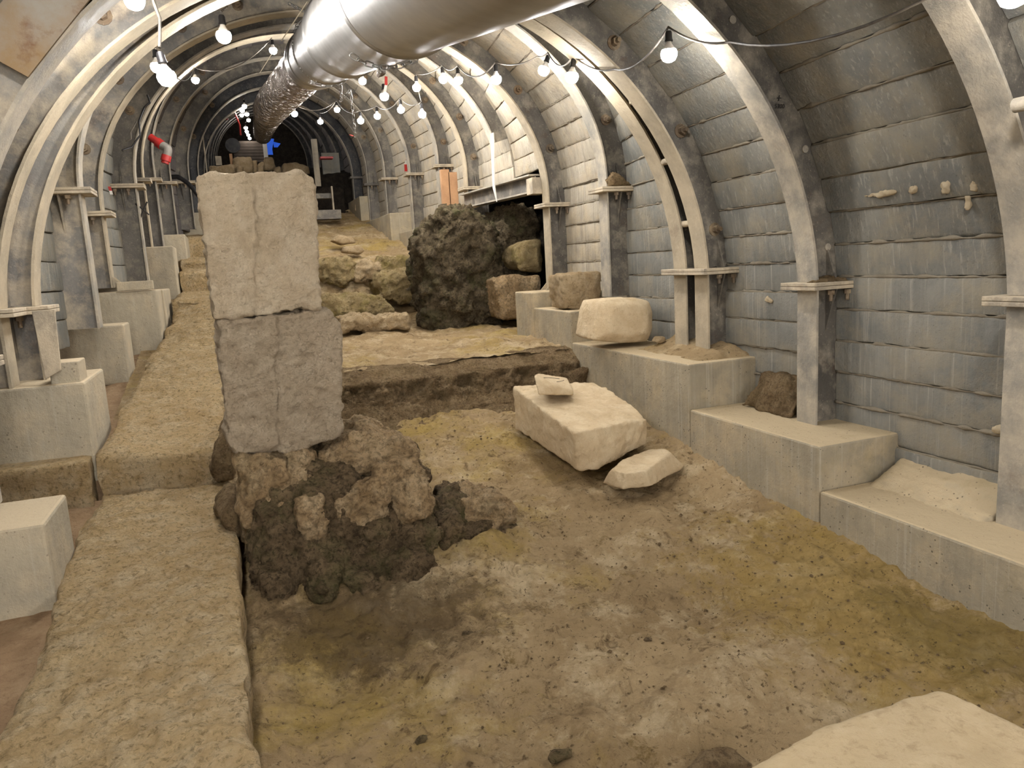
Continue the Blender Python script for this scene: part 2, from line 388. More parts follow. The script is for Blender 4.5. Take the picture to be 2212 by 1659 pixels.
def build_frame(key, label, web='steel', fl='flange', bolts=(.55, .95, 1.3), bdir=1, posts=(1, -1), rcut=None, webl='steel_left', tide='plate', group=None, detail=True, gus=False):
    f = FRS[key]; Y = f.Y
    T = thing('steel_arch_rib', label, 'steel arch', (f.xm, Y, f.zc), group)
    ra = f.arc(1, 26, math.pi/2)
    if rcut is not None:
        ra = [q for q in f.arc(1, 60, math.pi/2) if q[0].z > rcut]
    path = list(f.arc(-1))+list(reversed(ra))[1:]
    la = list(f.arc(-1)); lr = list(reversed(ra))
    for half, wm in ((la, webl), (lr, web)):
        m = MB(); sweep(m, half, .014, f.dep-.014, Y-.007, Y+.007); sweep(m, half, f.dep-.014, f.dep, Y-f.w, Y+f.w)
        m.build('arch_web', wm, T, auto=30)
    m = MB(); sweep(m, path, 0, .014, Y-f.w, Y+f.w); m.build('inner_flange', fl, T, auto=30)
    for sd in (1, -1):
        if sd not in posts: continue
        zp, zb = (f.zr, f.br) if sd > 0 else (f.zl, f.bl)
        x = f.xside(sd); 
        pp = [(V((x, Y, zb)), V((sd, 0, 0))), (V((x, Y, zp-.04)), V((sd, 0, 0)))]
        m = MB(); sweep(m, pp, .014, f.dep-.014, Y-.007, Y+.007); sweep(m, pp, f.dep-.014, f.dep, Y-f.w, Y+f.w)
        po = m.build('post', web if sd > 0 else webl, T)
        m = MB(); sweep(m, pp, 0, .014, Y-f.w, Y+f.w); m.build('post_flange', fl, po)
        if not detail:
            m = MB(); xa, xb = sorted((x-sd*.05, x+sd*(f.dep)))
            m.box(xa, xb, Y-.11, Y+.11, zp-.04, zp); m.build('joint_plate', tide, T); continue
        xa, xb = sorted((x-sd*.07, x+sd*(f.dep-.06)))
        for z0 in (zp-.041, zp-.020):
            m = MB(); m.prism([(xa, Y-.135, z0), (xb, Y-.135, z0), (xb, Y+.135, z0), (xa, Y+.135, z0)], (0, 0, .019))
            m.build('joint_plate', tide, T, bevel=.003)
        for k in (-1, 1):
            yg = Y+k*.007; ye = Y+k*.09; xx = x+sd*.13
            for zz, h in ((zp, .2), (zp-.041, -.24)):
                m = MB(); m.prism([(xx-.006, yg, zz), (xx-.006, ye, zz), (xx-.006, ye-.03*k, zz+h*.3), (xx-.006, yg, zz+h)], (.012, 0, 0)); m.build('gusset_plate', web if sd > 0 else webl, T)
        for bx in (.075, .19):
            for k in (-1, 1):
                m = MB(); hexbolt(m, (x+sd*bx, Y+k*.1, zp-.041), (0, 0, -1), .02, .03, .011, .035); m.build('joint_bolt', 'bolt', T)
        for k in (-1, 1) if gus else ():
            m = MB(); m.prism([(x-sd*.002, Y+k*.07, zb), (x-sd*.09, Y+k*.07, zb), (x-sd*.002, Y+k*.07, zb+.09)], (0, .012*-k, 0)); m.build('base_gusset', fl, po)
    if detail:
        for sd in (-1, 1):
            for th in bolts:
                if sd > 0 and rcut is not None: continue
                p, n = f.el(th, sd, f.dep*.5)
                m = MB(); hexbolt(m, (p.x, Y-.007, p.z), (0, -1, 0), .026, .045, .014, .03, .045)
                m.build('tie_bolt', 'bolt', T)
    return T
build_frame('A0', 'nearest grey steel arch rib running down the right edge of the frame', bolts=(.75, 1.1))
TA = build_frame('A', 'steel arch rib with handwritten 5300 mark, second rib from the right edge', bolts=())
for th, sd in ((.42, 1), (.8, 1), (.15, 1)):
    p, n = FRS['A'].el(th, sd, .15); m = MB(); m.cyl((p.x, 3.353, p.z), (p.x, 3.343, p.z), .02, 16); m.build('hole_plug', 'flange', TA)
build_frame('B', 'front rib of the bolted double arch whose posts stand on the second ledge from right', fl='flange_tan', bolts=(.18, .52, .86, 1.2))
build_frame('B2', 'rear rib of the bolted double arch, close behind its twin', fl='flange_tan', bolts=())
build_frame('C', 'steel arch rib with dark right post behind the rounded drum stone', bolts=(.3, .8, 1.2))
build_frame('D', 'steel arch rib whose right post stands beside the dark boulder end of the ledge', bolts=(.25, .6, .95, 1.2), fl='flange_tan', gus=True)
TD1 = build_frame('D1', 'cut steel arch rib with a missing right post above the slanted girder', bolts=(.4, .9), posts=(-1,), rcut=1.33, webl='steel')
build_frame('E', 'dusty brown steel arch rib rising from the far end of the slanted girder', bolts=(.1, .4, .7, 1.0), fl='flange_tan', webl='steel')
build_frame('F', 'steel arch rib behind the two upright timber boards', bolts=(.15, .5, .9), webl='steel')
build_frame('G', 'steel arch rib with red and white tape tied above its right plate', bolts=(.2, .6, .9), webl='steel')
build_frame('H', 'steel arch rib above the far pale stone on the stepped ledge', bolts=(.4, .8), webl='steel')
build_frame('I', 'steel arch rib second from the far pale wall panel', bolts=(.4, .8), tide='steel', webl='steel_dark')
build_frame('J', 'last wide steel arch rib before the narrow dark tunnel', bolts=(), tide='steel', detail=False, web='steel_dark', webl='steel_dark')
# marks written on the steel
def writing(txt, loc, size, rot, parent, name='handwritten_mark'):
    c = bpy.data.curves.new(name, 'FONT'); c.body = txt; c.size = size; c.align_x = 'CENTER'; c.extrude = .0004; c.shear = .15
    t = bpy.data.objects.new(name, c); COL.objects.link(t); bpy.context.view_layer.update()
    me = bpy.data.meshes.new_from_object(t.evaluated_get(bpy.context.evaluated_depsgraph_get())); bpy.data.objects.remove(t); bpy.data.curves.remove(c)
    me.materials.clear(); me.materials.append(MT['ink']); o = bpy.data.objects.new(name, me); COL.objects.link(o)
    o.location = V(loc)-origin(parent); o.rotation_euler = rot; o.parent = parent; return o
p = at(1684, 234, Y=3.346); writing('5300', p, .032, (math.pi/2, 0, 0), TA)
p = at(1682, 221, Y=3.346); writing('+', p, .06, (math.pi/2, 0, 0), TA)
# ------------------------------------------------------------------ lagging between ribs
def lag(k0, k1, sd, zb, mat, name, ztop=None, d=.2, pl=.178, y0=None, y1=None, crown=True, seed=1, crownmat=None, seam=False):
    f, g = FRS[k0], FRS[k1]; rnd = random.Random(seed)
    ya, yb = (f.Y+.01 if y0 is None else y0), (g.Y-.01 if y1 is None else y1)
    zs = min(f.zc+(f.b+d)*.80, g.zc+(g.b+d)*.80)
    if ztop is not None: zs = ztop
    n1 = max(1, round((zs-zb)/pl)); J = []
    for i in range(n1+1):
        z = zb+(zs-zb)*i/n1
        J.append((V((f.xat(z, sd, d), ya, z)), V((g.xat(z, sd, d), yb, z))))
    if crown:
        tf = math.asin(min(.99, (zs-f.zc)/(f.b+d))); tg = math.asin(min(.99, (zs-g.zc)/(g.b+d)))
        n2 = max(2, round((math.pi/2-tf)*f.a/pl*.9))
        for i in range(1, n2+1):
            a, b = tf+(math.pi/2-tf)*i/n2, tg+(math.pi/2-tg)*i/n2
            J.append((V((f.xm+sd*(f.a+d)*math.cos(a), ya, f.zc+(f.b+d)*math.sin(a))), V((g.xm+sd*(g.a+d)*math.cos(b), yb, g.zc+(g.b+d)*math.sin(b)))))
    m = MB(); mc = MB(); NS = 16
    for i in range(len(J)-1):
        tgt = m if (i < n1 or not crownmat) else mc
        (a0, b0), (a1, b1) = J[i], J[i+1]
        off = rnd.uniform(-.012, .012); rings = []
        for k in range(NS+1):
            t = k/NS
            p0, p1 = a0.lerp(b0, t), a1.lerp(b1, t)
            u = (p1-p0).normalized(); nrm = V((sd*u.z, 0, -sd*u.x)); 
            if nrm.x*sd < 0: nrm = -nrm
            nrm = nrm*1.0
            g0 = .003+.010*abs(noise.noise((t*9, i*3.1, seed)))+.006*abs(noise.noise((t*31, i*3.1, seed))); g1 = .002+.009*abs(noise.noise((t*11+9, i*2.7, seed)))+.006*abs(noise.noise((t*37, i*3.1, seed)))
            w = .006*noise.noise((t*4, i*1.7, seed+5))
            q = nrm*(off+w)
            rings.append([p0+nrm*.045, p0+nrm*.022, p0+u*g0+q+nrm*.004, p0+u*(g0+.012)+q, (p0+p1)*.5+q+nrm*.004*noise.noise((t*7, i, seed+9)), p1-u*(g1+.012)+q, p1-u*g1+q+nrm*.004, p1+nrm*.022, p1+nrm*.045])
        tgt.loft(rings, True, True)
    o = m.build(name, mat, None, bevel=0, auto=35); tag(o, kind='structure')
    if seam:
        ms = MB()
        for i in range(1, len(J)-1 if crown else len(J)):
            a0, b0 = J[i]; up = (J[min(i+1, len(J)-1)][0]-J[i-1][0]).normalized(); nr = V((sd*up.z, 0, -sd*up.x))
            if nr.x*sd < 0: nr = -nr
            P = []; RR = []
            for k in range(61):
                t = k/60; q = a0.lerp(b0, t); nn = noise.noise((t*14, i*2.3, seed)); n2 = noise.noise((t*45, i*2.3, seed+3))
                P.append(q+up*(.006*nn)+nr*.006); RR.append(max(.0015, .007+.011*nn+.006*n2))
            ms.tube(P, RR, 6)
        ms.build('mortar_seam', 'seam', o, smooth=True)
    if crownmat and mc.v:
        c = mc.build('ceiling', crownmat, None, auto=35); tag(c, kind='structure')
    return o
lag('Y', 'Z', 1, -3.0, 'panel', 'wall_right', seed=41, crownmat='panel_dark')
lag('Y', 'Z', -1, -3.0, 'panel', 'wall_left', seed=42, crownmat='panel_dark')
m = MB(); m.box(-1.6, 3.6, -9.3, -9.1, -4, .5); tag(m.build('wall_front', 'soil'), kind='structure')
lag('Z', 'A0', 1, -1.4, 'panel', 'wall_right', seed=3, crownmat='panel_dark')
lag('A0', 'A', 1, -1.26, 'panel', 'wall_right', seed=1, seam=True)
lag('A', 'B', 1, -1.0, 'panel', 'wall_right', seed=2, seam=True)
lag('B2', 'C', 1, -.72, 'panel', 'wall_right', seed=4, d=.22, seam=True)
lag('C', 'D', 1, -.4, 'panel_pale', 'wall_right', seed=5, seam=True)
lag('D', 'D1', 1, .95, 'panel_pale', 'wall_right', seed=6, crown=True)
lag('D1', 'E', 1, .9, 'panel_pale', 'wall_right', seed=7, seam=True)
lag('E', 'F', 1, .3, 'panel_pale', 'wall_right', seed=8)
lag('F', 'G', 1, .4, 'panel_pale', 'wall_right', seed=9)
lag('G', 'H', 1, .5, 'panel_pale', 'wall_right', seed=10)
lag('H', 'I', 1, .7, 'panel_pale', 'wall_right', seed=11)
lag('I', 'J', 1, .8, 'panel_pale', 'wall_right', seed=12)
lag('B', 'B2', 1, -.72, 'panel', 'wall_right', seed=14, d=.25)
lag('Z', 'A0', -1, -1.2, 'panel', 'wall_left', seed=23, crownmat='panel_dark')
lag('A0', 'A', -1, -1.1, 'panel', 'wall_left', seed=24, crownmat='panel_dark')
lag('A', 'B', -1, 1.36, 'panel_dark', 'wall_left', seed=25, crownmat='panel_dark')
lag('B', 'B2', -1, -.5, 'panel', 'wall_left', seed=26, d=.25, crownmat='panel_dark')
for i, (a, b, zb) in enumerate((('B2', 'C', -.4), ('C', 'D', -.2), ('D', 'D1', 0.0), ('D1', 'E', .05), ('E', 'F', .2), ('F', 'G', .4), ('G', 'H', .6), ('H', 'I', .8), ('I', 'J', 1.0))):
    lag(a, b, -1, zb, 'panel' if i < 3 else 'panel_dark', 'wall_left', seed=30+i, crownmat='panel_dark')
# ground behind the open left bay, coloured dark for the shade in it
m = MB(); m.box(-2.2, -1.75, 2.9, 5.0, -1.3, 2.2); o = m.build('wall_left', 'soil_shaded'); tag(o, kind='structure')
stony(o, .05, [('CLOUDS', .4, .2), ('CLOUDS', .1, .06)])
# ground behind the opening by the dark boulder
m = MB(); m.box(3.9, 4.4, 5.4, 11.2, -1, 2.9); m.box(3.3, 4.3, 5.6, 11, 2.2, 2.6); m.box(3.4, 4.3, 6.3, 6.7, -1, 2.4); m.box(3.4, 4.3, 9.9, 10.3, -1, 2.4); o = m.build('wall_right', 'soil_shaded'); tag(o, kind='structure')
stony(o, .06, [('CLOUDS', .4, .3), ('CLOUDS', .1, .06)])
# ------------------------------------------------------------------ ground
def floor_mesh(name, mat, x0, x1, prof, nx, step, amp, wallamp, seed, side=None):
    P = [V((0, y, z)) for y, z in prof]; pts = []
    for i in range(len(P)-1):
        L = (P[i+1]-P[i]).length; n = max(1, int(L/step))
        for k in range(n): pts.append(P[i].lerp(P[i+1], k/n))
    pts.append(P[-1]); m = MB(); nv = []
    sm = []
    for i, p in enumerate(pts):
        a, b = pts[max(0, i-1)], pts[min(len(pts)-1, i+1)]; t = (b-a).normalized(); sm.append(V((0, -t.z, t.y)))
    for i, p in enumerate(pts):
        steep = 1-min(1, max(0, sm[i].z-.25)/.6)
        for k in range(nx+1):
            x = x0+(x1-x0)*k/nx
            q = V((x, p.y, p.z))
            s3 = q+V((seed, 0, 0))
            h = noise.fractal(s3*1.3, 1.0, 2.0, 3)*amp*1.2+noise.fractal(s3*5, .8, 2.1, 4)*amp*.7+noise.fractal(s3*15, .7, 2.1, 3)*amp*.42
            h += steep*(noise.fractal(s3*3.5, .8, 2.0, 4)*wallamp+noise.fractal(s3*10, .7, 2.1, 4)*wallamp*.75)
            wob = (noise.noise(V((x*1.4, seed, .3)))*.10+noise.noise(V((x*4, seed, 1.3)))*.04)*min(1, max(0, (p.y-4.9)/.4))
            v = q+sm[i]*h+V((0, wob, 0))
            if side: v.z += side(x, p.y)
            nv.append(v)
    w = nx+1
    m.add(nv, [(i*w+k, i*w+k+1, (i+1)*w+k+1, (i+1)*w+k) for i in range(len(pts)-1) for k in range(nx)])
    o = m.build(name, mat, None, smooth=True)
    return tag(o, kind='structure')
def pit_side(x, y):
    h = 0
    if y < 5.2:
        h += .07*max(0, (x-2.0)/.7)**2*min(1, max(0, (y-2.2)/1.2))
        h += .10*math.exp(-((x-.55)**2/.5+(y-3.45)**2/.25))
        h += .05*math.exp(-((x+.05)**2/.05))
        if x < 1.5: h += .035*math.exp(-((y-3.34-.22*max(0, x-.7))/.17)**2)*min(1, max(0, (1.4-x)/.3))
    if 5.5 < y < 9: h += .05*max(0, (x-1.6)/1.0)
    return h
floor_mesh('floor', 'earth', -.22, 2.9, [(-9, -3.3), (.1, -1.56), (1.8, -1.51), (2.9, -1.46), (3.4, -1.44), (4.05, -1.36), (5.0, -1.22), (5.46, -1.13)], 210, .016, .042, .04, 0, pit_side)
floor_mesh('floor', 'soil', -.22, 2.9, [(5.30, -1.16), (5.46, -1.12), (5.58, -1.02), (5.68, -.86), (5.84, -.765), (5.98, -.75)], 210, .013, .022, .20, 3, None)
floor_mesh('floor', 'earth', -.22, 3.2, [(5.86, -.775), (6.3, -.75), (7.2, -.73), (8.4, -.70), (9.3, -.62), (9.9, -.40), (10.15, -.05), (10.5, .12), (11.5, .28), (13, .62), (15, 1.0), (15.9, 1.2)], 110, .04, .035, .05, 8, None)
floor_mesh('floor', 'soil_shaded', -1.2, 3.4, [(15.8, 1.17), (16.2, 1.25), (16.5, 2.0), (17.5, 2.3), (24.4, 2.6)], 60, .08, .035, .05, 9, None)  # far floor coloured darker for the dimness of the narrow tunnel
floor_mesh('floor', 'paving_left', -2.4, -.1, [(-9, -3.2), (.1, -1.42), (1.5, -1.36), (3.0, -1.225), (4.1, -1.10), (4.17, -1.08)], 60, .04, .015, .02, 5, None)
floor_mesh('floor', 'paving_left', -2.4, -.60, [(4.22, -1.2), (4.24, -1.05), (4.27, -.93), (4.4, -.90), (5.5, -.78), (8, -.45), (12, .35), (16.3, 1.2)], 40, .04, .015, .02, 6, None)
floor_mesh('floor', 'earth', -.74, -.1, [(4.5, -.9), (5.5, -.76), (8, -.42), (12, .30), (16.3, 1.2)], 16, .06, .015, .02, 7, None)
# ------------------------------------------------------------------ stones
def solid(name, m, mat, label=None, cat=None, voxel=.02, disps=ROCKY, parent=None, smooth=2, group=None):
    o = m.build(name, mat, parent); stony(o, voxel, disps, smooth)
    if label: tag(o, label, cat, group)
    return o
def px_rock(outline, Y, depth, bulge=.05, shrink=.9, m=None):
    """a stone whose near outline is known: near ring, a slightly proud face and a far ring"""
    ring = [at(x, y, Y=Y) for x, y in outline]; c = sum(ring, V())/len(ring)
    pts = ring+[c.lerp(p, .65)-V((0, bulge, 0)) for p in ring]+[c.lerp(p, shrink)+V((0, depth, 0)) for p in ring]
    return hull(pts)
def join(*ms):
    r = MB()
    for k in ms: r.add(k.v, k.f)
    return r
def px_prism(outline, Y, depth): return MB().prism([at(x, y, Y=Y) for x, y in outline], (0, depth, 0))
# standing pillar
top_l = [(420, 377), (480, 373), (548, 372), (552, 520), (548, 684), (463, 688), (456, 655), (440, 520), (428, 430)]
top_r = [(546, 372), (600, 371), (655, 373), (672, 384), (682, 406), (684, 470), (688, 600), (694, 655), (690, 668), (640, 668), (546, 684)]
m = join(px_prism(top_l, 3.385, .5), px_prism(top_r, 3.405, .47))
solid('pillar_block', m, 'pillar', 'upper squared limestone block of the standing pillar, pale with a worn ridge', 'stone block', .011, [('CLOUDS', .22, .028), ('CLOUDS', .08, .040), ('CLOUDS', .03, .024)])
low_l = [(467, 692), (600, 682), (598, 800), (596, 975), (560, 981), (506, 981), (491, 955), (482, 830), (474, 760)]
low_r = [(594, 684), (640, 671), (716, 670), (726, 690), (742, 740), (738, 795), (734, 850), (746, 880), (747, 920), (736, 942), (690, 960), (640, 976), (594, 978)]
m = join(px_prism(low_l, 3.395, .5), px_prism(low_r, 3.42, .48))
solid('pillar_block', m, 'pillar_low', 'lower greyer limestone block of the standing pillar resting on rubble', 'stone block', .011, [('CLOUDS', .22, .035), ('CLOUDS', .08, .048), ('CLOUDS', .03, .028)])
# ruined rubble wall under the pillar
core = join(
    hull([at(560, 985, Y=3.45), at(745, 940, Y=3.95), at(890, 950, Y=3.9), at(905, 1010, Y=3.5), at(930, 1090, Y=3.45), at(940, 1160, Y=3.3),
          at(540, 1060, Y=3.36), at(700, 1060, Y=3.33), at(545, 1335, Z=-1.45), at(780, 1310, Z=-1.45), at(945, 1258, Z=-1.45), V((0, 3.95, -1.5)), V((.95, 3.95, -1.5))]),
    hull([at(930, 1075, Y=3.55), at(1085, 1085, Y=3.55), at(960, 1040, Y=3.9), at(1075, 1062, Y=3.8), at(950, 1240, Z=-1.44), at(1110, 1185, Z=-1.43), at(1130, 1165, Y=3.5), V((.8, 3.95, -1.48)), V((1.25, 3.9, -1.46))]))
W = solid('ruined_wall', core, 'rubble_dark', 'low ruined rubble wall with dark damp earth mortar beneath the pillar', 'ruined wall', .013, [('CLOUDS', .25, .10), ('VORONOI', .11, -.07), ('CLOUDS', .07, .06), ('CLOUDS', .03, .03)], smooth=1)
for outl, Y, dep, mt in (
    ([(512, 985), (560, 978), (620, 985), (632, 1080), (636, 1180), (615, 1235), (560, 1240), (530, 1200), (516, 1080)], 3.33, .4, 'rubble'),
    ([(690, 975), (745, 950), (800, 935), (880, 948), (905, 975), (908, 1010), (800, 1030), (720, 1045), (680, 1020)], 3.42, .45, 'rubble'),
    ([(600, 975), (640, 965), (690, 975), (690, 1040), (640, 1075), (600, 1050)], 3.37, .35, 'rubble'),
    ([(800, 1015), (860, 985), (912, 990), (918, 1020), (880, 1050), (820, 1065)], 3.32, .3, 'rubble'),
    ([(845, 1050), (890, 1020), (935, 1030), (942, 1080), (925, 1120), (870, 1125), (845, 1095)], 3.28, .3, 'rubble'),
    ([(715, 1085), (770, 1035), (830, 1045), (842, 1110), (800, 1150), (730, 1150)], 3.27, .3, 'rubble'),
    ([(640, 1080), (700, 1060), (715, 1120), (700, 1180), (650, 1170)], 3.27, .3, 'rubble'),
    ([(820, 1215), (880, 1190), (940, 1200), (948, 1250), (900, 1280), (830, 1270)], 3.15, .3, 'rubble_dark'),
    ([(665, 1225), (700, 1208), (740, 1225), (735, 1260), (690, 1270)], 3.14, .25, 'rubble_dark'),
    ([(660, 1275), (700, 1260), (735, 1275), (730, 1305), (690, 1310)], 3.06, .25, 'rubble_dark'),
    ([(740, 1255), (790, 1235), (820, 1260), (805, 1295), (755, 1295)], 3.10, .25, 'rubble_dark'),
    ([(1000, 1085), (1050, 1070), (1090, 1075), (1118, 1120), (1118, 1165), (1060, 1190), (1010, 1150)], 3.45, .35, 'rubble'),
    ([(945, 1120), (990, 1110), (1010, 1150), (985, 1200), (950, 1190)], 3.33, .25, 'rubble_dark'),
    ([(560, 1240), (620, 1235), (650, 1270), (620, 1310), (560, 1310)], 3.12, .25, 'rubble_dark')):
    solid('wall_stone', px_rock(outl, Y+.045, dep, .03), mt, None, None, .012, [('CLOUDS', .16, .09), ('CLOUDS', .06, .06), ('CLOUDS', .025, .026)], W, 1)
# street slabs, left of the pillar
def slab(label, quad, thick, mat='paving', amp=1.0, n=72):
    """quad = near-left, near-right, far-right, far-left top corners"""
    a, b, c, d = [V(q) for q in quad]; k = n; L = max(4, int(k*((d-a).length/(b-a).length)))
    m = MB(); rings = []
    for j in range(L+1):
        v = j/L; l, r = a.lerp(d, v), b.lerp(c, v)
        l = l+V((noise.noise(V((l.y*2.5, 1, l.x)))*.045+noise.noise(V((l.y*9, 1, l.x)))*.016, 0, 0)); r = r+V((noise.noise(V((r.y*2.5, 5, r.x)))*.045+noise.noise(V((r.y*9, 2, r.x)))*.018, 0, 0))
        row = [l+V((.02, 0, -thick)), l+V((-.004, 0, -thick*.45)), l+V((0, 0, -.022))]
        for i in range(1, k):
            u = i/k; p = l.lerp(r, u); e = min(u, 1-u)*(r-l).length; ev = min(v, 1-v)*(d-a).length
            p = p+V((0, 0, -.02*math.exp(-min(e, ev)/.022)))
            p.z += (noise.fractal(p*4, .9, 2, 4)*.013+noise.fractal(p*14, .8, 2.1, 4)*.013+noise.fractal(p*38, .7, 2.1, 2)*.006)*amp
            row.append(p)
        row += [r+V((0, 0, -.022)), r+V((.004, 0, -thick*.45)), r+V((-.02, 0, -thick))]
        if j in (0, L):
            s = -1 if j == 0 else 1
            for p in row: p += V((0, .006*s+noise.noise(p*7)*.02, -.012))
        rings.append(row)
    m.loft(rings, True, True)
    o = m.build('paving_slab', mat, None, smooth=True, auto=60); return tag(o, label, 'paving slab', 'street slabs')
slab('big pitted limestone slab in the left foreground beside the pit', [at(-40, 1700, Z=-1.235), at(548, 1700, Z=-1.235), at(505, 1035, Y=4.15), at(206, 1072, Y=4.12)], .26)
slab('raised limestone slab left of the pillar with a chipped yellow front edge', [at(198, 984, Y=4.20), at(488, 968, Y=4.16), at(480, 640, Y=8.1), at(384, 668, Y=8.05)], .24)
def step(label, Y, y0, y1, x0, x1, xr, depth):
    a = at(x0, y0, Y=Y); b = at(x1, y0, Y=Y); h = (at(x0, y0, Y=Y)-at(x0, y1, Y=Y)).length
    return slab(label, [a, b, b+V((.05, depth, depth*.05)), a+V((0, depth, depth*.05))], h+.12, 'paving', 1, 24)
step('low stone step just behind the raised slab, left of the pillar', 8.12, 648, 672, 376, 520, 0, 1.5)
step('brown stone step two risers up beyond the pillar', 9.52, 588, 618, 384, 520, 0, 1.5)
step('pale shallow stone step three risers up on the left lane', 10.6, 562, 570, 384, 500, 0, 1.5)
step('farthest visible stone step below the cross block', 12.0, 512, 535, 396, 480, 0, 1.6)
# dark earth clump between raised slab and pillar
solid('earth_clump', px_rock([(455, 980), (500, 905), (512, 980), (508, 1040), (470, 1045), (452, 1020)], 4.05, .5, .03), 'soil', 'clump of dark soil wedged between the raised slab and pillar foot', 'soil', .02, ROCKY)
solid('earth_clump', px_rock([(470, 1110), (500, 1075), (518, 1100), (522, 1165), (490, 1155)], 3.5, .3, .03), 'soil', 'clump of grey soil beside the near slab under the rubble wall', 'soil', .016, ROCKY)
# fallen architectural stone
T1 = [at(1108, 836, Y=4.95), at(1240, 934, Y=3.95), at(1398, 905, Y=4.1), at(1362, 874, Y=4.4), at(1326, 848, Y=4.7), at(1282, 824, Y=5.05)]
B1 = [at(1114, 926, Y=4.95), at(1178, 965, Y=4.5), at(1250, 1018, Y=3.99), at(1292, 1016, Y=3.97), at(1398, 958, Y=4.14), T1[5]-V((0, 0, .36)), T1[4]-V((0, 0, .33))]
solid('fallen_block', hull(T1+B1), 'smooth_stone', 'big tilted dressed stone lying in the pit with a broken underside', 'stone block', .013, [('CLOUDS', .2, .03), ('CLOUDS', .05, .015), ('CLOUDS', .02, .006)], None, 1)
FS = solid('stone_fragment', hull([at(1163, 853, Y=4.5), at(1239, 854, Y=4.5), at(1153, 812, Y=4.56), at(1185, 833, Y=4.5), at(1238, 842, Y=4.5), at(1225, 816, Y=4.78), at(1160, 806, Y=4.72), at(1236, 842, Y=4.75), at(1172, 842, Y=4.75)]),
      'smooth_stone', 'small wedge of stone with a pencilled scribble lying on the tilted block', 'stone', .008, [('CLOUDS', .06, .012), ('CLOUDS', .02, .005)], None, 1)
m = MB(); q = [at(1186+22*math.cos(t)+8*math.cos(2*t), 824+5*math.sin(t), Y=4.60)+V((0, 0, .0)) for t in [2*math.pi*i/20 for i in range(19)]]
m.tube([p+V((0, -.02+.06*(p.z-q[0].z), .012)) for p in q], .0016, 5); m.build('pencil_mark', 'ink', FS)
solid('flat_stone', hull([at(x, y, Z=-1.215) for x, y in ((1320, 1012), (1350, 1020), (1395, 1015), (1448, 978), (1438, 968), (1400, 968), (1350, 990))]+[at(x, y, Z=-1.33) for x, y in ((1300, 1045), (1345, 1060), (1410, 1055), (1480, 1010), (1430, 1000))]),
      'smooth_stone', 'thin flat stone on the pit floor leaning under the tilted block', 'stone', .012, MILD)
P0, P1, P2, P3 = at(2040, 1484, Z=-.93), at(1560, 1690, Z=-.93), at(2330, 1640, Z=-.95), at(2050, 2050, Z=-.88)
solid('near_block', hull([P0, P1, P2, P3, P0.lerp(P1, .5)+V((-.02, .03, 0)), P0.lerp(P2, .5)+V((.02, .015, 0))]+[V((p.x, p.y, -1.62)) for p in (P0, P1, P2, P3)]), 'near_stone',
      'smooth pale stone corner filling the bottom right of the view', 'stone block', .012, [('CLOUDS', .25, .03), ('CLOUDS', .06, .008)], None, 3)
# stones on the right ledges
solid('drum_stone', px_rock([(1279, 736), (1290, 668), (1298, 648), (1335, 643), (1372, 642), (1402, 650), (1412, 676), (1410, 715), (1400, 738), (1340, 742)], 5.15, .36, .06, .93), 'smooth_stone',
      'rounded smooth drum-like stone on the ledge by the steel posts', 'stone', .012, [('CLOUDS', .15, .012), ('CLOUDS', .03, .004)], None, 14)
solid('cube_stone', px_rock([(1220, 668), (1216, 640), (1214, 592), (1255, 588), (1299, 586), (1300, 630), (1298, 662), (1250, 670)], 6.0, .32, .02, .95), 'rough_stone',
      'rough cube of stone on the ledge behind the rounded drum', 'stone', .013, [('CLOUDS', .15, .04), ('CLOUDS', .05, .02), ('CLOUDS', .02, .008)], None, 1)
solid('far_stone', px_rock([(768, 455), (767, 432), (785, 427), (812, 424), (814, 440), (800, 455), (785, 460)], 15.1, .4, .03), 'smooth_stone',
      'pale squared stone lying on the far stepped concrete ledge', 'stone', .02, MILD)
solid('pebble', px_rock([(1416, 740), (1425, 727), (1437, 727), (1440, 738), (1430, 742)], 4.85, .08, .01), 'rough_stone', 'fist-sized pale stone on the dusty ledge beside the drum', 'stone', .008, [('CLOUDS', .05, .01)])
# dark boulder and its squared neighbours
A1 = px_rock([(906, 520), (925, 490), (946, 455), (1000, 442), (1045, 450), (1066, 480), (1078, 560), (1085, 650), (1078, 695), (1000, 712), (925, 700), (912, 610)], 8.25, .8, .18)
A2 = px_rock([(1060, 520), (1085, 490), (1108, 442), (1140, 448), (1160, 480), (1166, 560), (1166, 690), (1080, 700)], 8.45, .8, .08)
solid('dark_boulder', join(A1, A2), 'tufa', 'big dark knobbly boulder with green growth and orange streaks', 'boulder', .025, [('CLOUDS', .4, .26), ('CLOUDS', .16, .20), ('VORONOI', .12, -.08), ('CLOUDS', .05, .08)], None, 1)
solid('squared_stone', px_rock([(1118, 535), (1135, 522), (1168, 518), (1168, 588), (1125, 586), (1112, 565)], 7.95, .5, .05), 'mossy_stone', 'mossy squared stone sitting high beside the dark boulder', 'stone block', .02, ROCKY)
solid('squared_stone', px_rock([(1062, 602), (1090, 595), (1168, 594), (1168, 660), (1120, 690), (1085, 690)], 7.75, .6, .05), 'rubble', 'big brown squared stone at the foot of the dark boulder by concrete', 'stone block', .022, ROCKY)
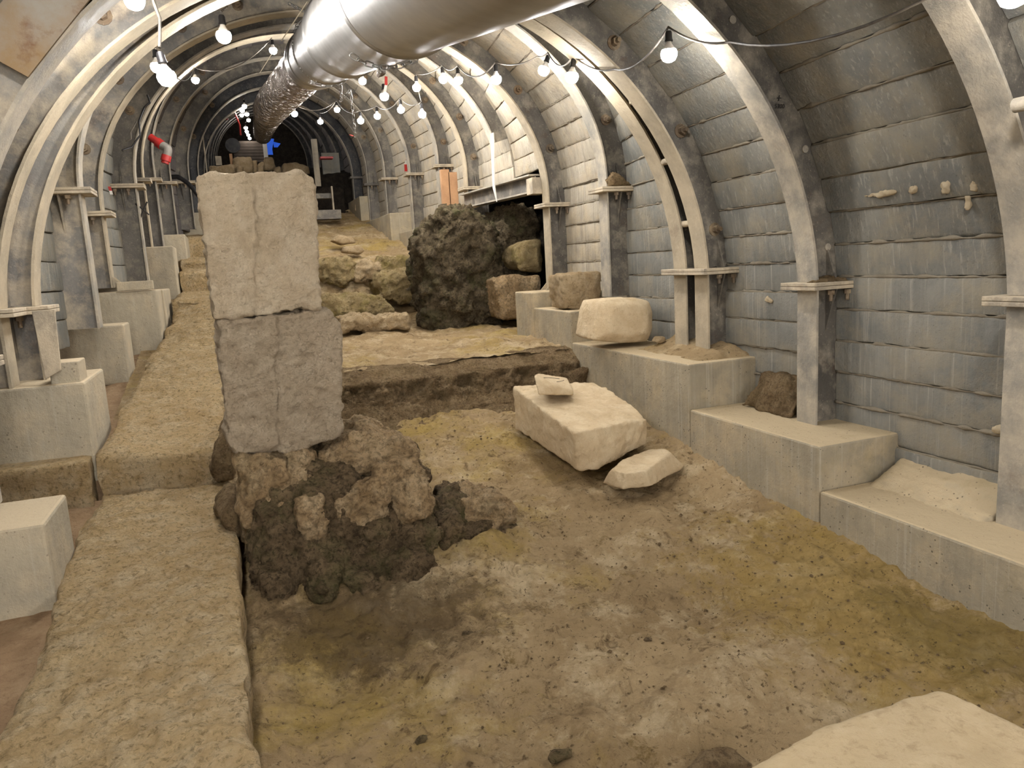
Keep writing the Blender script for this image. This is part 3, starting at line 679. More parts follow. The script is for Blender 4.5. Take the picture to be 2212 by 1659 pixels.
for outl, Y, dep, mt, lab in (
    ([(735, 715), (738, 690), (790, 681), (880, 682), (890, 695), (886, 712), (800, 718)], 8.25, .55, 'rough_stone', 'long low pale kerb stone on the upper earth floor'),
    ([(640, 690), (645, 650), (700, 640), (820, 640), (850, 668), (856, 690), (760, 686)], 8.95, .9, 'mossy_stone', 'broad ledge slab with a crumbled right end behind the kerb stone'),
    ([(806, 612), (815, 592), (858, 583), (900, 588), (916, 608), (916, 650), (870, 655), (820, 640)], 9.5, .6, 'mossy_stone', 'mossy boulder overhanging a dark hollow left of the dark boulder'),
    ([(680, 605), (684, 565), (735, 556), (768, 570), (765, 605), (735, 612)], 10.0, .6, 'mossy_stone', 'long mossy block beside the right edge of the pillar'),
    ([(768, 606), (770, 575), (800, 558), (822, 572), (818, 605), (795, 618)], 9.95, .5, 'rough_stone', 'brown rounded stone between the mossy blocks'),
    ([(800, 590), (830, 555), (905, 548), (920, 590), (880, 600)], 10.1, .6, 'mossy_stone', 'mossy bank of stones below the far concrete footing')):
    solid('loose_stone', px_rock(outl, Y, dep, .06), mt, lab, 'stone', .022, [('CLOUDS', .32, .16), ('CLOUDS', .11, .10), ('CLOUDS', .04, .04)], None, 1)
for outl, Y, dep, lab in (
    ([(715, 520), (730, 505), (765, 512), (770, 525), (740, 530)], 11.4, .3, 'small grey stone on the far earth slope'),
    ([(740, 545), (745, 533), (775, 530), (790, 540), (780, 550)], 10.7, .3, 'little stone at the top of the mossy bank'),
    ([(935, 520), (925, 500), (938, 495), (945, 510)], 8.6, .2, 'small pale stone perched on the left shoulder of the boulder')):
    solid('loose_stone', px_rock(outl, Y, dep, .03), 'rough_stone', lab, 'stone', .018, MILD)
# lumps by the right wall
solid('clay_lump', hull([V((3.02, 3.95, -1.0)), V((3.2, 3.95, -.8)), V((3.26, 3.5, -.78)), V((3.02, 3.5, -1.0)), V((3.1, 3.48, -.86)), V((3.1, 3.85, -.8)), V((3.3, 3.7, -1.02))]), 'soil', 'grey crumbly clay lump against the wall beside a steel post', 'soil', .014, [('CLOUDS', .15, .09), ('CLOUDS', .05, .04), ('CLOUDS', .02, .012)])
m = MB().prism([(2.95, 2.22, -1.25), (3.26, 2.22, -1.25), (3.26, 2.22, -1.10)], (0, .66, .0)); solid('dust_bank', m, 'concrete', 'bank of grey dust piled on the nearest ledge along the wall', 'dust', .014, [('CLOUDS', .2, .05), ('CLOUDS', .06, .02)], None, 3)
m = hull([V((2.74, 4.1, -.74)), V((3.3, 4.1, -.74)), V((3.3, 5.0, -.74)), V((2.8, 5.0, -.74)), V((3.15, 4.2, -.62)), V((3.2, 4.9, -.6)), V((3.0, 4.5, -.65))]); solid('dust_bank', m, 'earth', 'heap of tan dust around the double arch posts', 'dust', .02, [('CLOUDS', .2, .05), ('CLOUDS', .06, .02)], None, 4)
solid('earth_clump', px_rock([(1312, 402), (1316, 388), (1328, 376), (1346, 382), (1366, 398), (1370, 412), (1345, 406)], 5.64, .1, .015), 'soil', 'crumbly clump of earth caught on the plate of the dark post behind the drum stone', 'soil', .012, [('CLOUDS', .12, .07), ('CLOUDS', .04, .04)], None, 0)
for zz, xx, lab in ((-.21, 3.13, 'dry crumbs heaped on the plate of the 5300 post'),):
    solid('earth_clump', hull([V((2.97, 3.26, -.203)), V((3.2, 3.25, -.203)), V((3.2, 3.33, -.203)), V((2.97, 3.33, -.203)), V((3.15, 3.28, -.17)), V((3.1, 3.31, -.16))]), 'soil', lab, 'soil', .007, [('CLOUDS', .05, .03)], None, 0)
# little stones lying in the pit
rs = random.Random(3)
for i, (x, y, s, lab) in enumerate(((1297, 1093, .022, 'dark walnut-sized stone on the pit floor in front of the tilted block'), (957, 1541, .013, 'small white pebble on the pit floor near the bottom'), (668, 1408, .02, 'brown pebble on the pit floor near the rubble wall'),
        (1185, 1472, .01, 'tiny white pebble in the middle of the pit floor'), (1010, 1375, .03, 'dark clod on the pit floor in front of the rubble wall'), (1090, 1345, .024, 'dark clod right of the rubble wall on the pit floor'),
        (1155, 1085, .014, 'dark pebble beside the right end of the rubble wall'), (1210, 1635, .035, 'grey clod at the bottom edge of the pit'), (1540, 1640, .09, 'brown half-buried rock beside the smooth near block'), (1400, 1385, .018, 'small clod right of the middle of the pit floor'), (912, 1600, .02, 'small clod at the bottom left of the pit'))):
    p = at(x, y, Z=-1.44 if y < 1300 else -1.48)
    p.z += s*.2
    if s > .05: p.z -= .05
    solid('pebble', blob(p, (s*1.4, s, s*.7), 18, i), 'rough_stone' if 'white' in lab else ('soil' if s > .05 else 'rubble_dark'), lab, 'stone', max(.004, s*.22), [('CLOUDS', .04, s*.3)], None, 1)
m = MB(); rc = random.Random(11)
for i in range(1500):
    x, y = rc.uniform(0, 2.65), 1.0+rc.random()**1.3*4.2; r = rc.uniform(.003, .009)*(1.8 if rc.random() < .06 else 1)
    if -.05 < x < 1.35 and 3.0 < y < 4.0 or (1.6 < x and 3.8 < y < 5): continue
    z = -1.56+.027*y if y < 1.8 else (-1.51+(y-1.8)*.045 if y < 2.9 else (-1.46+(y-2.9)*.085 if y < 4.05 else -1.36+(y-4.05)*.15))
    c = V((x, y, z+pit_side(x, y)+r*.3)); q = V((x, y, 0)); q.z = z
    c.z += noise.fractal(q*1.3, 1.0, 2.0, 3)*.042*1.2+noise.fractal(q*5, .8, 2.1, 4)*.042*.7+noise.fractal(q*15, .7, 2.1, 3)*.042*.42
    o8 = [V((sx*r*rc.uniform(.6, 1.2), sy*r*rc.uniform(.6, 1.2), sz*r*rc.uniform(.5, .9))) for sx, sy, sz in ((1, 0, 0), (0, 1, 0), (-1, 0, 0), (0, -1, 0), (0, 0, 1), (0, 0, -1))]
    m.add([c+k for k in o8], [(0, 1, 4), (1, 2, 4), (2, 3, 4), (3, 0, 4), (1, 0, 5), (2, 1, 5), (3, 2, 5), (0, 3, 5)])
tag(m.build('soil_crumbs', 'soil'), 'tiny soil crumbs strewn over the pit floor', 'soil', None, 'stuff')
# ------------------------------------------------------------------ concrete footings
def footing(label, boxes, mat='concrete', bevel=.012):
    m = MB()
    for b in boxes: m.box(*b)
    o = m.build('concrete_footing', mat, None, bevel=bevel); return tag(o, label, 'concrete footing', 'footings of the steel arches')
footing('nearest concrete footing at the lower right edge of the frame', [(2.7, 3.42, .8, 2.912, -1.7, -1.236)])
footing('speckled concrete footing under the 5300 post, second on the right', [(2.7, 3.42, 2.917, 4.06, -1.6, -1.004)])
footing('tall dusty concrete footing carrying the drum stone and double posts', [(2.7, 3.42, 4.065, 5.82, -1.45, -.71)])
footing('low concrete step carrying the rough cube stone', [(2.7, 3.42, 5.825, 6.65, -.85, -.445)])
footing('concrete footing beside the dark boulder under a lone post', [(2.7, 3.42, 6.655, 7.13, -.9, -.30), (2.88, 3.42, 6.2, 6.655, -.44, -.30)])
footing('long concrete footing behind the left side of the dark boulder', [(2.68, 3.4, 9.3, 12.2, .05, .56)])
footing('taller concrete footing left of the long one on the right ledge', [(2.55, 3.2, 12.205, 14.6, .2, .88)])
footing('farthest right concrete footing behind the pale squared stone', [(2.5, 3.1, 14.605, 16.0, .6, 1.38)])
def lblock(label, c, zb, Yf, depth, X, mat='concrete_left', xo=-1.6):
    return footing(label, [(xo, X, Yf, Yf+depth, zb, at(c[0], c[1], Y=Yf).z)], mat)
q = at(95, 1131, X=-.735); footing('nearest left concrete footing cut by the left edge of the frame', [(-1.6, -.735, q.y, q.y+.42, -1.3, q.z)], 'concrete_left')
q = at(182, 825, X=-.73); footing('stained concrete footing under the double arch on the left', [(-1.7, -.73, q.y, q.y+.62, -1.0, q.z)], 'concrete_left')
q = at(266, 701, X=-.735); footing('pale pitted concrete footing behind the stained one on the left', [(-1.6, -.735, q.y, q.y+.35, -.72, q.z)], 'concrete_left')
q = at(338, 626, X=-.56); footing('tall smooth concrete footing third along the left side', [(-1.5, -.56, q.y, q.y+.45, -.66, q.z)], 'concrete_left')
footing('narrow concrete footing just beyond the tall smooth one', [(-1.5, -.56, 7.62, 8.5, -.5, -.075)], 'concrete_left')
footing('two-tone concrete footing fifth along the left side', [(-1.5, -.52, 9.2, 9.8, -.4, .38)], 'concrete_left')
footing('far left concrete footing beside the brown steps', [(-1.5, -.46, 11.0, 12.1, .0, .60)], 'concrete_left')
footing('concrete cross block closing the left lane beyond the steps', [(-1.2, -.25, 14.2, 14.6, .3, 1.13)], 'concrete_left')
q0, q1 = at(108, 815, Y=4.3), at(168, 780, Y=4.3)
m = MB(); m.box(q0.x, q1.x, 4.3, 4.5, FRS['B'].bl-.03, q1.z); tag(m.build('brick_block', 'concrete_left', None, bevel=.006), 'small concrete block in front of the left double arch post', 'block')
q0, q1 = at(78, 820, Y=4.24), at(132, 668, Y=4.24)
m = MB(); m.prism([at(98, 820, Y=4.26), at(132, 800, Y=4.26), at(118, 668, Y=4.26), at(68, 672, Y=4.26)], (0, .015, 0)); tag(m.build('steel_cover_plate', 'plate', None, bevel=.003), 'grey welded steel plate on the left double arch post', 'steel plate')
q0, q1 = at(252, 618, Y=6.95), at(330, 608, Y=6.95)
m = MB(); m.box(q0.x, q1.x, 6.93, 7.0, FRS['D'].bl-.03, q1.z+.01); tag(m.build('brick_block', 'concrete_left', None, bevel=.006), 'low mortar kerb on the third left footing', 'block')
# stone riser below the stained left footing
m = MB(); m.box(-2.2, -.74, 4.12, 4.5, -1.15, -.85); o = solid('riser_stone', m, 'paving', 'yellowish stone riser beneath the stained left footing', 'stone block', .02, MILD)
# ------------------------------------------------------------------ ventilation duct
def ax(Y): return V((.713+.056*(Y-2.5), Y, .96+.201*(Y-2.5)))
AX = (ax(5)-ax(4)).normalized()
AU = (V((0, 0, 1))-AX*AX.z).normalized(); AV = AX.cross(AU)
def ring_at(Y, r, n=48, c=None):
    c = c or ax(Y); return [c+(AU*math.cos(2*math.pi*k/n)+AV*math.sin(2*math.pi*k/n))*r for k in range(n)]
DU = thing('ventilation_duct', 'big round galvanised ventilation duct slung under the tunnel crown', 'duct', ax(4))
SE = [-.6, .6, 2.95, 4.95, 6.35, 7.35]
for i in range(len(SE)-1):
    a, b = SE[i], SE[i+1]; m = MB()
    ys = [a, a+.03, a+.06]+[a+.06+(b-a-.12)*k/8 for k in range(1, 8)]+[b-.06, b-.03, b]
    m.loft([ring_at(y, .25+(.004 if (y < a+.04 or y > b-.04) else 0)+.0015*noise.noise(V((y*3, i, 0))), 64) for y in ys], True, False)
    m.build('duct_section', 'duct', DU, smooth=True)
for y in SE[1:]:
    m = MB(); m.loft([ring_at(y-.035, .2535, 64), ring_at(y-.03, .257, 64), ring_at(y-.004, .2575, 64), ring_at(y, .262, 64), ring_at(y+.004, .2575, 64), ring_at(y+.03, .257, 64), ring_at(y+.035, .2535, 64)], True, False)
    m.build('joint_band', 'duct', DU, smooth=True)
m = MB(); m.loft([ring_at(7.35, .252, 64), ring_at(7.45, .262, 64), ring_at(7.6, .262, 64), ring_at(7.62, .272, 64), ring_at(7.68, .272, 64), ring_at(7.7, .262, 64), ring_at(7.85, .262, 64), ring_at(7.87, .27, 64), ring_at(7.92, .27, 64), ring_at(7.95, .255, 64)], True, False); m.build('end_collar', 'duct', DU, auto=40)
# seam line of rivets
m = MB()
for k in range(26):
    p = ring_at(6.32, .258, 64)[(36+k) % 64]; m.add(blob(p, (.006, .006, .006), 14, k).v, blob(p, (.006, .006, .006), 14, k).f)
m.build('rivet_row', 'chain', DU)
hose_c = [ax(7.9), ax(8.35), atd(590, 226, 9.6), atd(579, 248, 11.2), atd(572, 270, 13.2), atd(567, 292, 15.6)]
def spline(P, n):
    out = []
    for i in range(len(P)-1):
        a, b, c, d = P[max(0, i-1)], P[i], P[i+1], P[min(len(P)-1, i+2)]
        for k in range(n):
            t = k/n; out.append(.5*((2*b)+(c-a)*t+(2*a-5*b+4*c-d)*t*t+(3*b-a-3*c+d)*t**3))
    return out+[P[-1]]
hp = spline(hose_c, 22); rr = [.24-.075*i/len(hp)+.012*math.sin(i*2.2)+.012*noise.noise(V((i*.4, 0, 0))) for i in range(len(hp))]
m = MB(); m.tube(hp, rr, 32); m.build('foil_hose', 'foil', DU, smooth=True)
# chains
def link(mb, c, t, nrm, L=.042, w=.011, r=.0033):
    t = V(t).normalized(); nrm = V(nrm); nrm = (nrm-t*nrm.dot(t)).normalized()
    P = []
    for k in range(12):
        a = 2*math.pi*k/12; x = math.cos(a)*w; y = math.sin(a)*w+(L/2-w)*(1 if math.sin(a) >= 0 else -1)
        P.append(c+nrm*x+t*y)
    n = 5; rings = []
    for i, p in enumerate(P):
        tt = (P[(i+1) % 12]-P[i-1]).normalized(); b = t.cross(nrm); a2 = tt.cross(b)
        rings.append([p+(a2*math.cos(2*math.pi*k/n)+b*math.sin(2*math.pi*k/n))*r for k in range(n)])
    rings.append(rings[0]); mb.loft(rings, True, False)
def chain(path, label, L=.042, name='chain'):
    path = [V(p) for p in path]; ls = [0]
    for a, b in zip(path, path[1:]): ls.append(ls[-1]+(b-a).length)
    m = MB(); n = max(2, int(ls[-1]/(L*.82)))
    for i in range(n):
        s = (i+.5)/n*ls[-1]; j = max(k for k in range(len(ls)) if ls[k] <= s); j = min(j, len(path)-2)
        t = path[j+1]-path[j]; c = path[j].lerp(path[j+1], (s-ls[j])/max(1e-6, ls[j+1]-ls[j]))
        ref = V((.3, 1, .2)) if i % 2 else V((1, .1, .6)); link(m, c, t, ref.cross(t) if ref.cross(t).length > .01 else ref, L)
    return tag(m.build(name, 'chain', None, smooth=True), label, 'chain')
def hoop(Y, a0, a1, r=.266, n=40): return [ax(Y)+(AU*math.cos(math.radians(a0+(a1-a0)*k/n))+AV*math.sin(math.radians(a0+(a1-a0)*k/n)))*r for k in range(n+1)]
chain(hoop(3.45, -10, 215), 'chain wrapped round the near duct section ending in a foil tag')
chain(hoop(6.5, -60, 200), 'chain wrapped round the duct before its end collar', .05)
chain([ax(6.5)+AU*.27+V((-.12, 0, 0)), V((.70, 6.6, 2.14))], 'thin chain hanging the far duct section from the crown')
chain([ax(5.0)+AU*.27+V((-.08, 0, -.02)), V((.72, 5.2, 1.9))], 'thin chain hanging the middle duct section from the crown')
chain([ax(3.45)+AU*.266, V((.72, 3.5, 1.56))], 'short chain above the near duct section')
a = atd(757, 196, 6.9); b = atd(768, 296, 7.3); chain([a, a.lerp(b, .5)+V((0, 0, -.01)), b], 'loose chain hanging straight down below the duct', .06)
chain([ax(6.6)-AU*.25+AV*.12, atd(735, 205, 6.9)+V((0, 0, -.05)), atd(757, 194, 6.9)], 'slack chain loop along the underside of the duct', .034)
m = px_rock([(822, 124), (836, 118), (842, 130), (832, 160), (818, 172), (812, 160)], 3.75, .03, .01); solid('foil_tag', m, 'foil', 'crumpled foil scrap hanging under the near duct joint', 'foil', .008, [('CLOUDS', .04, .03)], None, 0)
# ------------------------------------------------------------------ string lights
BULB0 = None; FG = []
def FARGLASS(me):
    if not FG:
        FG.append(me.copy()); FG[0].materials.clear(); FG[0].materials.append(mat_emit('distant_lit_glass', (1, .95, .9), 45.0))
    return FG[0]
def bulb(p, label, group, tilt=(0, 0), far=False):
    """p = centre of the glowing glass"""
    global BULB0
    p = V(p); top = p+V((0, 0, .098))
    if BULB0 is None:
        t = thing('light_bulb', label, 'light bulb', top, group)
        m = MB(); m.lathe([(.004, .012), (.014, .010), (.018, 0), (.019, -.03), (.022, -.034), (.022, -.04), (.016, -.042)], 16, top); m.build('socket', 'black', t, smooth=True, auto=40)
        m = MB(); m.lathe([(.014, -.04), (.015, -.05), (.026, -.067), (.038, -.083)], 20, top); m.build('bulb_collar', 'collar', t, smooth=True)
        m = MB(); m.lathe([(.038, -.083), (.043, -.098), (.040, -.117), (.031, -.133), (.016, -.141), (.001, -.143)], 20, top); m.build('bulb_glass', 'bulb', t, smooth=True)
        BULB0 = t
    else:
        t = BULB0.copy(); COL.objects.link(t)
        for ch in list(BULB0.children):
            c = ch.copy(); COL.objects.link(c); c.parent = t
            if far and 'glass' in c.name: c.data = FARGLASS(c.data)
        t.location = top; t['label'] = label; t['group'] = group
    t.rotation_euler = (tilt[0], tilt[1], 0)
    return top
def cable(pts, label, sag=.06, r=.006, mat='cable', name='light_cable', n=10):
    P = []
    for i in range(len(pts)-1):
        a, b = V(pts[i]), V(pts[i+1]); L = (b-a).length
        for k in range(n):
            t = k/n; P.append(a.lerp(b, t)+V((0, 0, -sag*min(1.2, L)*4*t*(1-t))))
    P.append(V(pts[-1])); m = MB(); m.tube(P, r, 6)
    return tag(m.build(name, mat, None, smooth=True), label, 'cable')
RS = [(2195, -18, 2.2, 'lit bulb cut by the top right corner of the frame'), (1445, 115, 3.9, 'big lit bulb hanging alone between the 5300 rib and the double arch'),
      (1240, 165, 4.9, 'lit bulb against the double arch, third from the right'), (1185, 152, 5.7, 'lit bulb tilted beside the double arch, fourth from the right'),
      (1072, 170, 6.1, 'lit bulb over the pale lagging, fifth from the right'), (990, 172, 7.2, 'right bulb of the close pair below the duct edge'),
      (957, 170, 7.6, 'left bulb of the close pair below the duct edge'), (900, 188, 7.8, 'lit bulb just right of the one with red and white tape'),
      (783, 174, 8.6, 'lit bulb half hidden at the lower edge of the duct'), (912, 246, 8.3, 'lit bulb lowest on the right side, over a brown rib'), (866, 236, 8.9, 'lit bulb left of the lowest right-hand one'),
      (815, 250, 9.8, 'lit bulb right of the loose hanging chain'), (779, 260, 9.9, 'lit bulb just left of its neighbour by the loose chain'), (728, 236, 11.2, 'lit bulb on the slack cable left of the loose chain'),
      (692, 262, 11.8, 'small lit bulb on the ring of the far narrow tunnel'), (636, 245, 10.4, 'lit bulb just right of the foil hose')]
TL = {0: (.0, .1), 3: (.1, .35), 2: (0, .15)}
tops = [bulb(atd(x, y, d), lab, 'bulbs on the right-hand string', TL.get(i, (0, 0))) for i, (x, y, d, lab) in enumerate(RS)]
bulb(atd(830, 207, 7.2), 'lit bulb hanging from red and white tape under the duct', 'bulbs on the right-hand string')
behind = [bulb(p, 'unseen lit bulb added behind the camera to extend the right-hand string', 'added bulbs out of view on the right') for p in [(2.2, -.1-.62*k, .3-.12*k) for k in range(13)]]  # extra bulbs behind the camera, added to light the faces turned towards it
hooks = lambda t, dz=.03: t+V((0, 0, dz))
cable([hooks(b) for b in reversed(behind)]+[hooks(tops[0]), (2.42, 3.24, 1.0)]+[hooks(tops[1]), (2.36, 4.30, 1.13), hooks(tops[2]), hooks(tops[3]), (2.44, 5.66, 1.56), hooks(tops[4]), hooks(tops[5]), hooks(tops[6]), hooks(tops[7])], 'black cable of the right-hand string of bulbs, upper run', .09)
cable([hooks(tops[7]), hooks(tops[9]), hooks(tops[10]), hooks(tops[11]), hooks(tops[12]), hooks(tops[13]), hooks(tops[14])], 'black cable of the right-hand string of bulbs, lower far run', .08)
cable([hooks(tops[13]), hooks(tops[15])], 'black cable sagging to the bulb by the foil hose', .12)
LSL = [(352, 165, 3.5, 'big lit bulb hanging in front of the left ribs'), (339, 143, 5.2, 'lit bulb peeping out behind the big left one'), (290, -2, 3.25, 'lit bulb cut by the top edge on the left'),
       (483, 76, 4.3, 'big lit bulb near the crown left of the duct'), (590, 108, 8.4, 'lit bulb touching the left edge of the duct'), (422, 172, 8.6, 'small lit bulb below a pale rib on the left')]
lt = [bulb(atd(x, y, d), lab, 'bulbs on the left-hand string', (0, -.15) if i == 0 else (0, 0)) for i, (x, y, d, lab) in enumerate(LSL)]
bl = [bulb(p, 'unseen lit bulb added to extend the left-hand string out of view', 'added bulbs out of view on the left') for p in [(-.3, 2.3, 1.0), (-.3, 1.3, .75), (-.3, .5, .6)]+[(-.3, -.1-.62*k, .4-.12*k) for k in range(13)]]  # unseen bulbs above and behind the camera, added for more front light
cable([hooks(b) for b in reversed(bl)]+[ atd(318, -40, 3.4), atd(345, 40, 3.5), hooks(lt[0])], 'grey cable dropping to the big bulb in front of the left ribs', .06, .008)
cable([atd(480, -40, 4.3), atd(490, 15, 4.3), hooks(lt[3])], 'short cable dropping to the big bulb near the crown', .02, .007)
cable([hooks(lt[1]), hooks(lt[5]), hooks(lt[4])], 'thin cable looping between the farther left-hand bulbs', .15, .005)
FSL = [(528, 229, 13.5), (523, 238, 14.5), (533, 246, 15.3), (522, 248, 16), (537, 259, 17), (531, 276, 18), (533, 284, 19), (536, 291, 20), (539, 298, 21)]
ft = [bulb(atd(x, y, d), 'tiny lit bulb in the distant glowing row left of the foil hose', 'distant row of bulbs', (0, 0), True) for x, y, d in FSL]
cable([hooks(t) for t in ft], 'distant cable carrying the glowing row of bulbs', .05)
# ------------------------------------------------------------------ odds and ends
# slanted girder
g0, g1 = at(1156, 376, X=3.02), at(1003, 420, X=3.02); h = .155
GI = thing('steel_girder', 'slanted steel girder bridging the opening above the dark boulder', 'girder', g0)
for z0, z1, x0, x1 in ((0, -.016, -.07, .07), (-h-.014, -h-.030, -.07, .07)):
    m = MB(); m.hexa([g0+V((x0, 0, z1)), g0+V((x1, 0, z1)), g1+V((x1, 0, z1)), g1+V((x0, 0, z1)), g0+V((x0, 0, z0)), g0+V((x1, 0, z0)), g1+V((x1, 0, z0)), g1+V((x0, 0, z0))]); m.build('girder_flange', 'flange', GI)
m = MB(); m.hexa([g0+V((-.005, 0, -h-.02)), g0+V((.005, 0, -h-.02)), g1+V((.005, 0, -h-.02)), g1+V((-.005, 0, -h-.02)), g0+V((-.005, 0, -.01)), g0+V((.005, 0, -.01)), g1+V((.005, 0, -.01)), g1+V((-.005, 0, -.01))]); m.build('girder_web', 'steel', GI)
m = MB(); a = at(1153, 400, X=2.98); m.box(a.x-.04, a.x+.1, a.y-.06, a.y+.1, a.z-.09, a.z+.07); tag(m.build('steel_bracket', 'plate', None, bevel=.004), 'small box bracket holding the near end of the slanted girder', 'bracket')
# strip hanging from the cut rib
a, b, c = at(1062, 288, X=2.88), at(1066, 405, X=2.88), at(1072, 436, X=2.88)
m = MB(); m.prism([a+V((0, -.045, 0)), a+V((0, .045, 0)), b+V((0, .03, 0)), c, b+V((0, -.03, 0))], (.012, 0, 0)); m.build('hanging_strip', 'white', TD1)
# timber uprights
TB = thing('timber_rack', 'two upright raw timber boards with a crosspiece behind the boulder', 'timber', at(970, 450, Y=9.85))
for x0, x1, y0 in ((957, 969, 366), (972, 986, 372)):
    a, b = at(x0, 452, Y=9.85), at(x1, y0, Y=9.85); m = MB(); m.box(a.x, b.x, 9.83, 9.90, a.z-.3, b.z); m.build('upright_board', 'wood', TB, bevel=.004)
a, b = at(960, 402, Y=9.9), at(984, 390, Y=9.9); m = MB(); m.box(a.x, b.x, 9.90, 9.93, a.z, b.z); m.build('crosspiece', 'wood', TB)
# rusty cover plate at the top left
pp = [at(x, y, Y=3.27) for x, y in ((60, 166), (0, 133), (-70, 95), (-70, -120), (300, -120), (192, 0), (118, 92))]
m = MB(); m.prism(pp, (0, .012, 0)); tag(m.build('cover_plate', 'rustplate', None), 'rust-edged steel plate covering the top left corner', 'steel plate')
# grey pipe stub behind the double arch
a, b = at(1447, 372, X=3.12), at(1470, 410, X=3.2)
m = MB(); m.tube([a, b], [.035, .03], 16); tag(m.build('pipe_stub', 'mortar', None, smooth=True, auto=40), 'tan pipe stub poking out between the double arch ribs', 'pipe')
for x, y, lab in ((1372, 216, 'upper'), (1443, 348, 'middle'), (1487, 483, 'lower')):
    p = at(x, y, Y=4.49); m = MB(); m.cyl(p+V((0, -.1, 0)), p+V((0, .1, 0)), .022, 12)
    tag(m.build('tie_rod', 'plate', None, smooth=True, auto=40), lab+' tie rod between the two ribs of the double arch', 'tie rod')
m = MB(); p = at(2193, 228, Y=1.98); m.tube([p+V((0, -.35, 0)), p], .026, 14); tag(m.build('tie_rod', 'flange', None, smooth=True, auto=40), 'thick pale rod end at the right edge beside the nearest rib', 'tie rod')
# red pipes on the left
def pipe(label, pts, d, r=.045):
    P = [atd(x, y, d) for x, y in pts]; T = thing('red_pipe', label, 'pipe', P[0])
    m = MB(); m.tube(P[:2], r, 16); m.build('pipe_run', 'red', T, smooth=True, auto=40)
    m = MB(); m.tube(spline(P[1:4], 6), r*1.15, 16); m.build('elbow', 'pipe_grey', T, smooth=True, auto=40)
    if len(P) > 4:
        m = MB(); m.tube(P[3:], r, 16); m.build('pipe_run', 'red', T, smooth=True, auto=40)
    for k, j in ((1, 0), (3, 4)):
        if j >= len(P): continue
        u = (P[j]-P[k]).normalized(); m = MB(); m.tube([P[k]-u*.0, P[k]+u*.07], r*1.3, 16); m.build('coupling', 'red', T, smooth=True, auto=40)
    return T
pipe('red pipe with a grey elbow turning down behind the left ribs', [(325, 296), (350, 314), (362, 322), (360, 336), (356, 353)], 9.2)
m = MB(); m.tube([atd(275, 262, 7.4), atd(293, 274, 7.4)], .045, 16); tag(m.build('red_pipe', 'red', None, smooth=True, auto=40), 'short red pipe end in the dark gap between left ribs', 'pipe')
pipe('distant red pipe running across toward the foil hose', [(446, 249), (492, 252), (502, 246), (508, 243)], 14.5, .05)
m = MB(); m.tube([atd(508, 246, 14.5), atd(518, 270, 14.5), atd(520, 292, 14.5)], .018, 10); tag(m.build('red_pipe', 'red', None, smooth=True, auto=40), 'distant red pipe dropping down from the crossing pipe', 'pipe')
cable([atd(318, 205, 6.6), atd(324, 222, 6.6), atd(312, 232, 6.6), atd(300, 262, 6.5), atd(303, 292, 6.5), atd(285, 318, 6.5), atd(264, 325, 6.4)], 'black cable looping against the third left rib', -.02, .008, 'black', 'loose_cable')
cable([atd(295, 262, 6.6), atd(282, 285, 6.6), atd(283, 300, 6.6), atd(272, 305, 6.6)], 'thin grey cable loop beside the short red pipe', .02, .006, 'cable', 'loose_cable')
cable([atd(360, 384, 11.5), atd(384, 382, 11.5), atd(405, 395, 11.5), atd(425, 418, 11.5), atd(440, 440, 11.5)], 'thick black hose crossing behind the pillar on the left', -.03, .035, 'black', 'hose')
m = MB(); m.tube([atd(590, 112, 8.4), atd(561, 158, 9.2)], .004, 5); tag(m.build('string', 'rope', None), 'pale string running down from the bulb by the duct', 'string')
m = MB(); m.tube([atd(664, 4, 5.2), atd(608, 88, 6.2)], .004, 5); tag(m.build('string', 'rope', None), 'pale string slanting across the crown ribs left of the duct', 'string')
def tape(pts, d, w, label):
    P = [atd(x, y, d) for x, y in pts]; T = thing('barrier_tape', label, 'tape', P[0])
    for i in range(len(P)-1):
        a, b = P[i], P[i+1]; m = MB(); s = V((w, .003, 0)); m.hexa([a-s, a+s, a+s+V((0, .002, 0)), a-s+V((0, .002, 0)), b-s, b+s, b+s+V((0, .002, 0)), b-s+V((0, .002, 0))])
        m.build('red_stripe' if i % 2 == 0 else 'white_stripe', 'red' if i % 2 == 0 else 'white', T)
tape([(834, 165), (834, 184), (831, 200)], 7.15, .014, 'strip of red and white tape holding a bulb under the duct')
tape([(884, 338), (880, 346), (877, 355), (878, 370)], 12.2, .03, 'red and white tape tied above the right plate of a far rib')
tape([(236, 403), (239, 412), (241, 420)], 7.0, .012, 'scrap of red tape between two left ribs')
tape([(757, 291), (763, 294)], 7.3, .012, 'bit of red tape at the end of the loose chain')
# chalk-like cross on a left post
p = at(306, 452, Y=8.28); 
mk = MB()
mk.tube([at(292, 440, Y=8.285), at(308, 452, Y=8.285), at(322, 464, Y=8.285)], .008, 5); mk.tube([at(318, 436, Y=8.285), at(309, 455, Y=8.285), at(303, 472, Y=8.285)], .008, 5)
mk.build('painted_cross', 'ink', TD1)
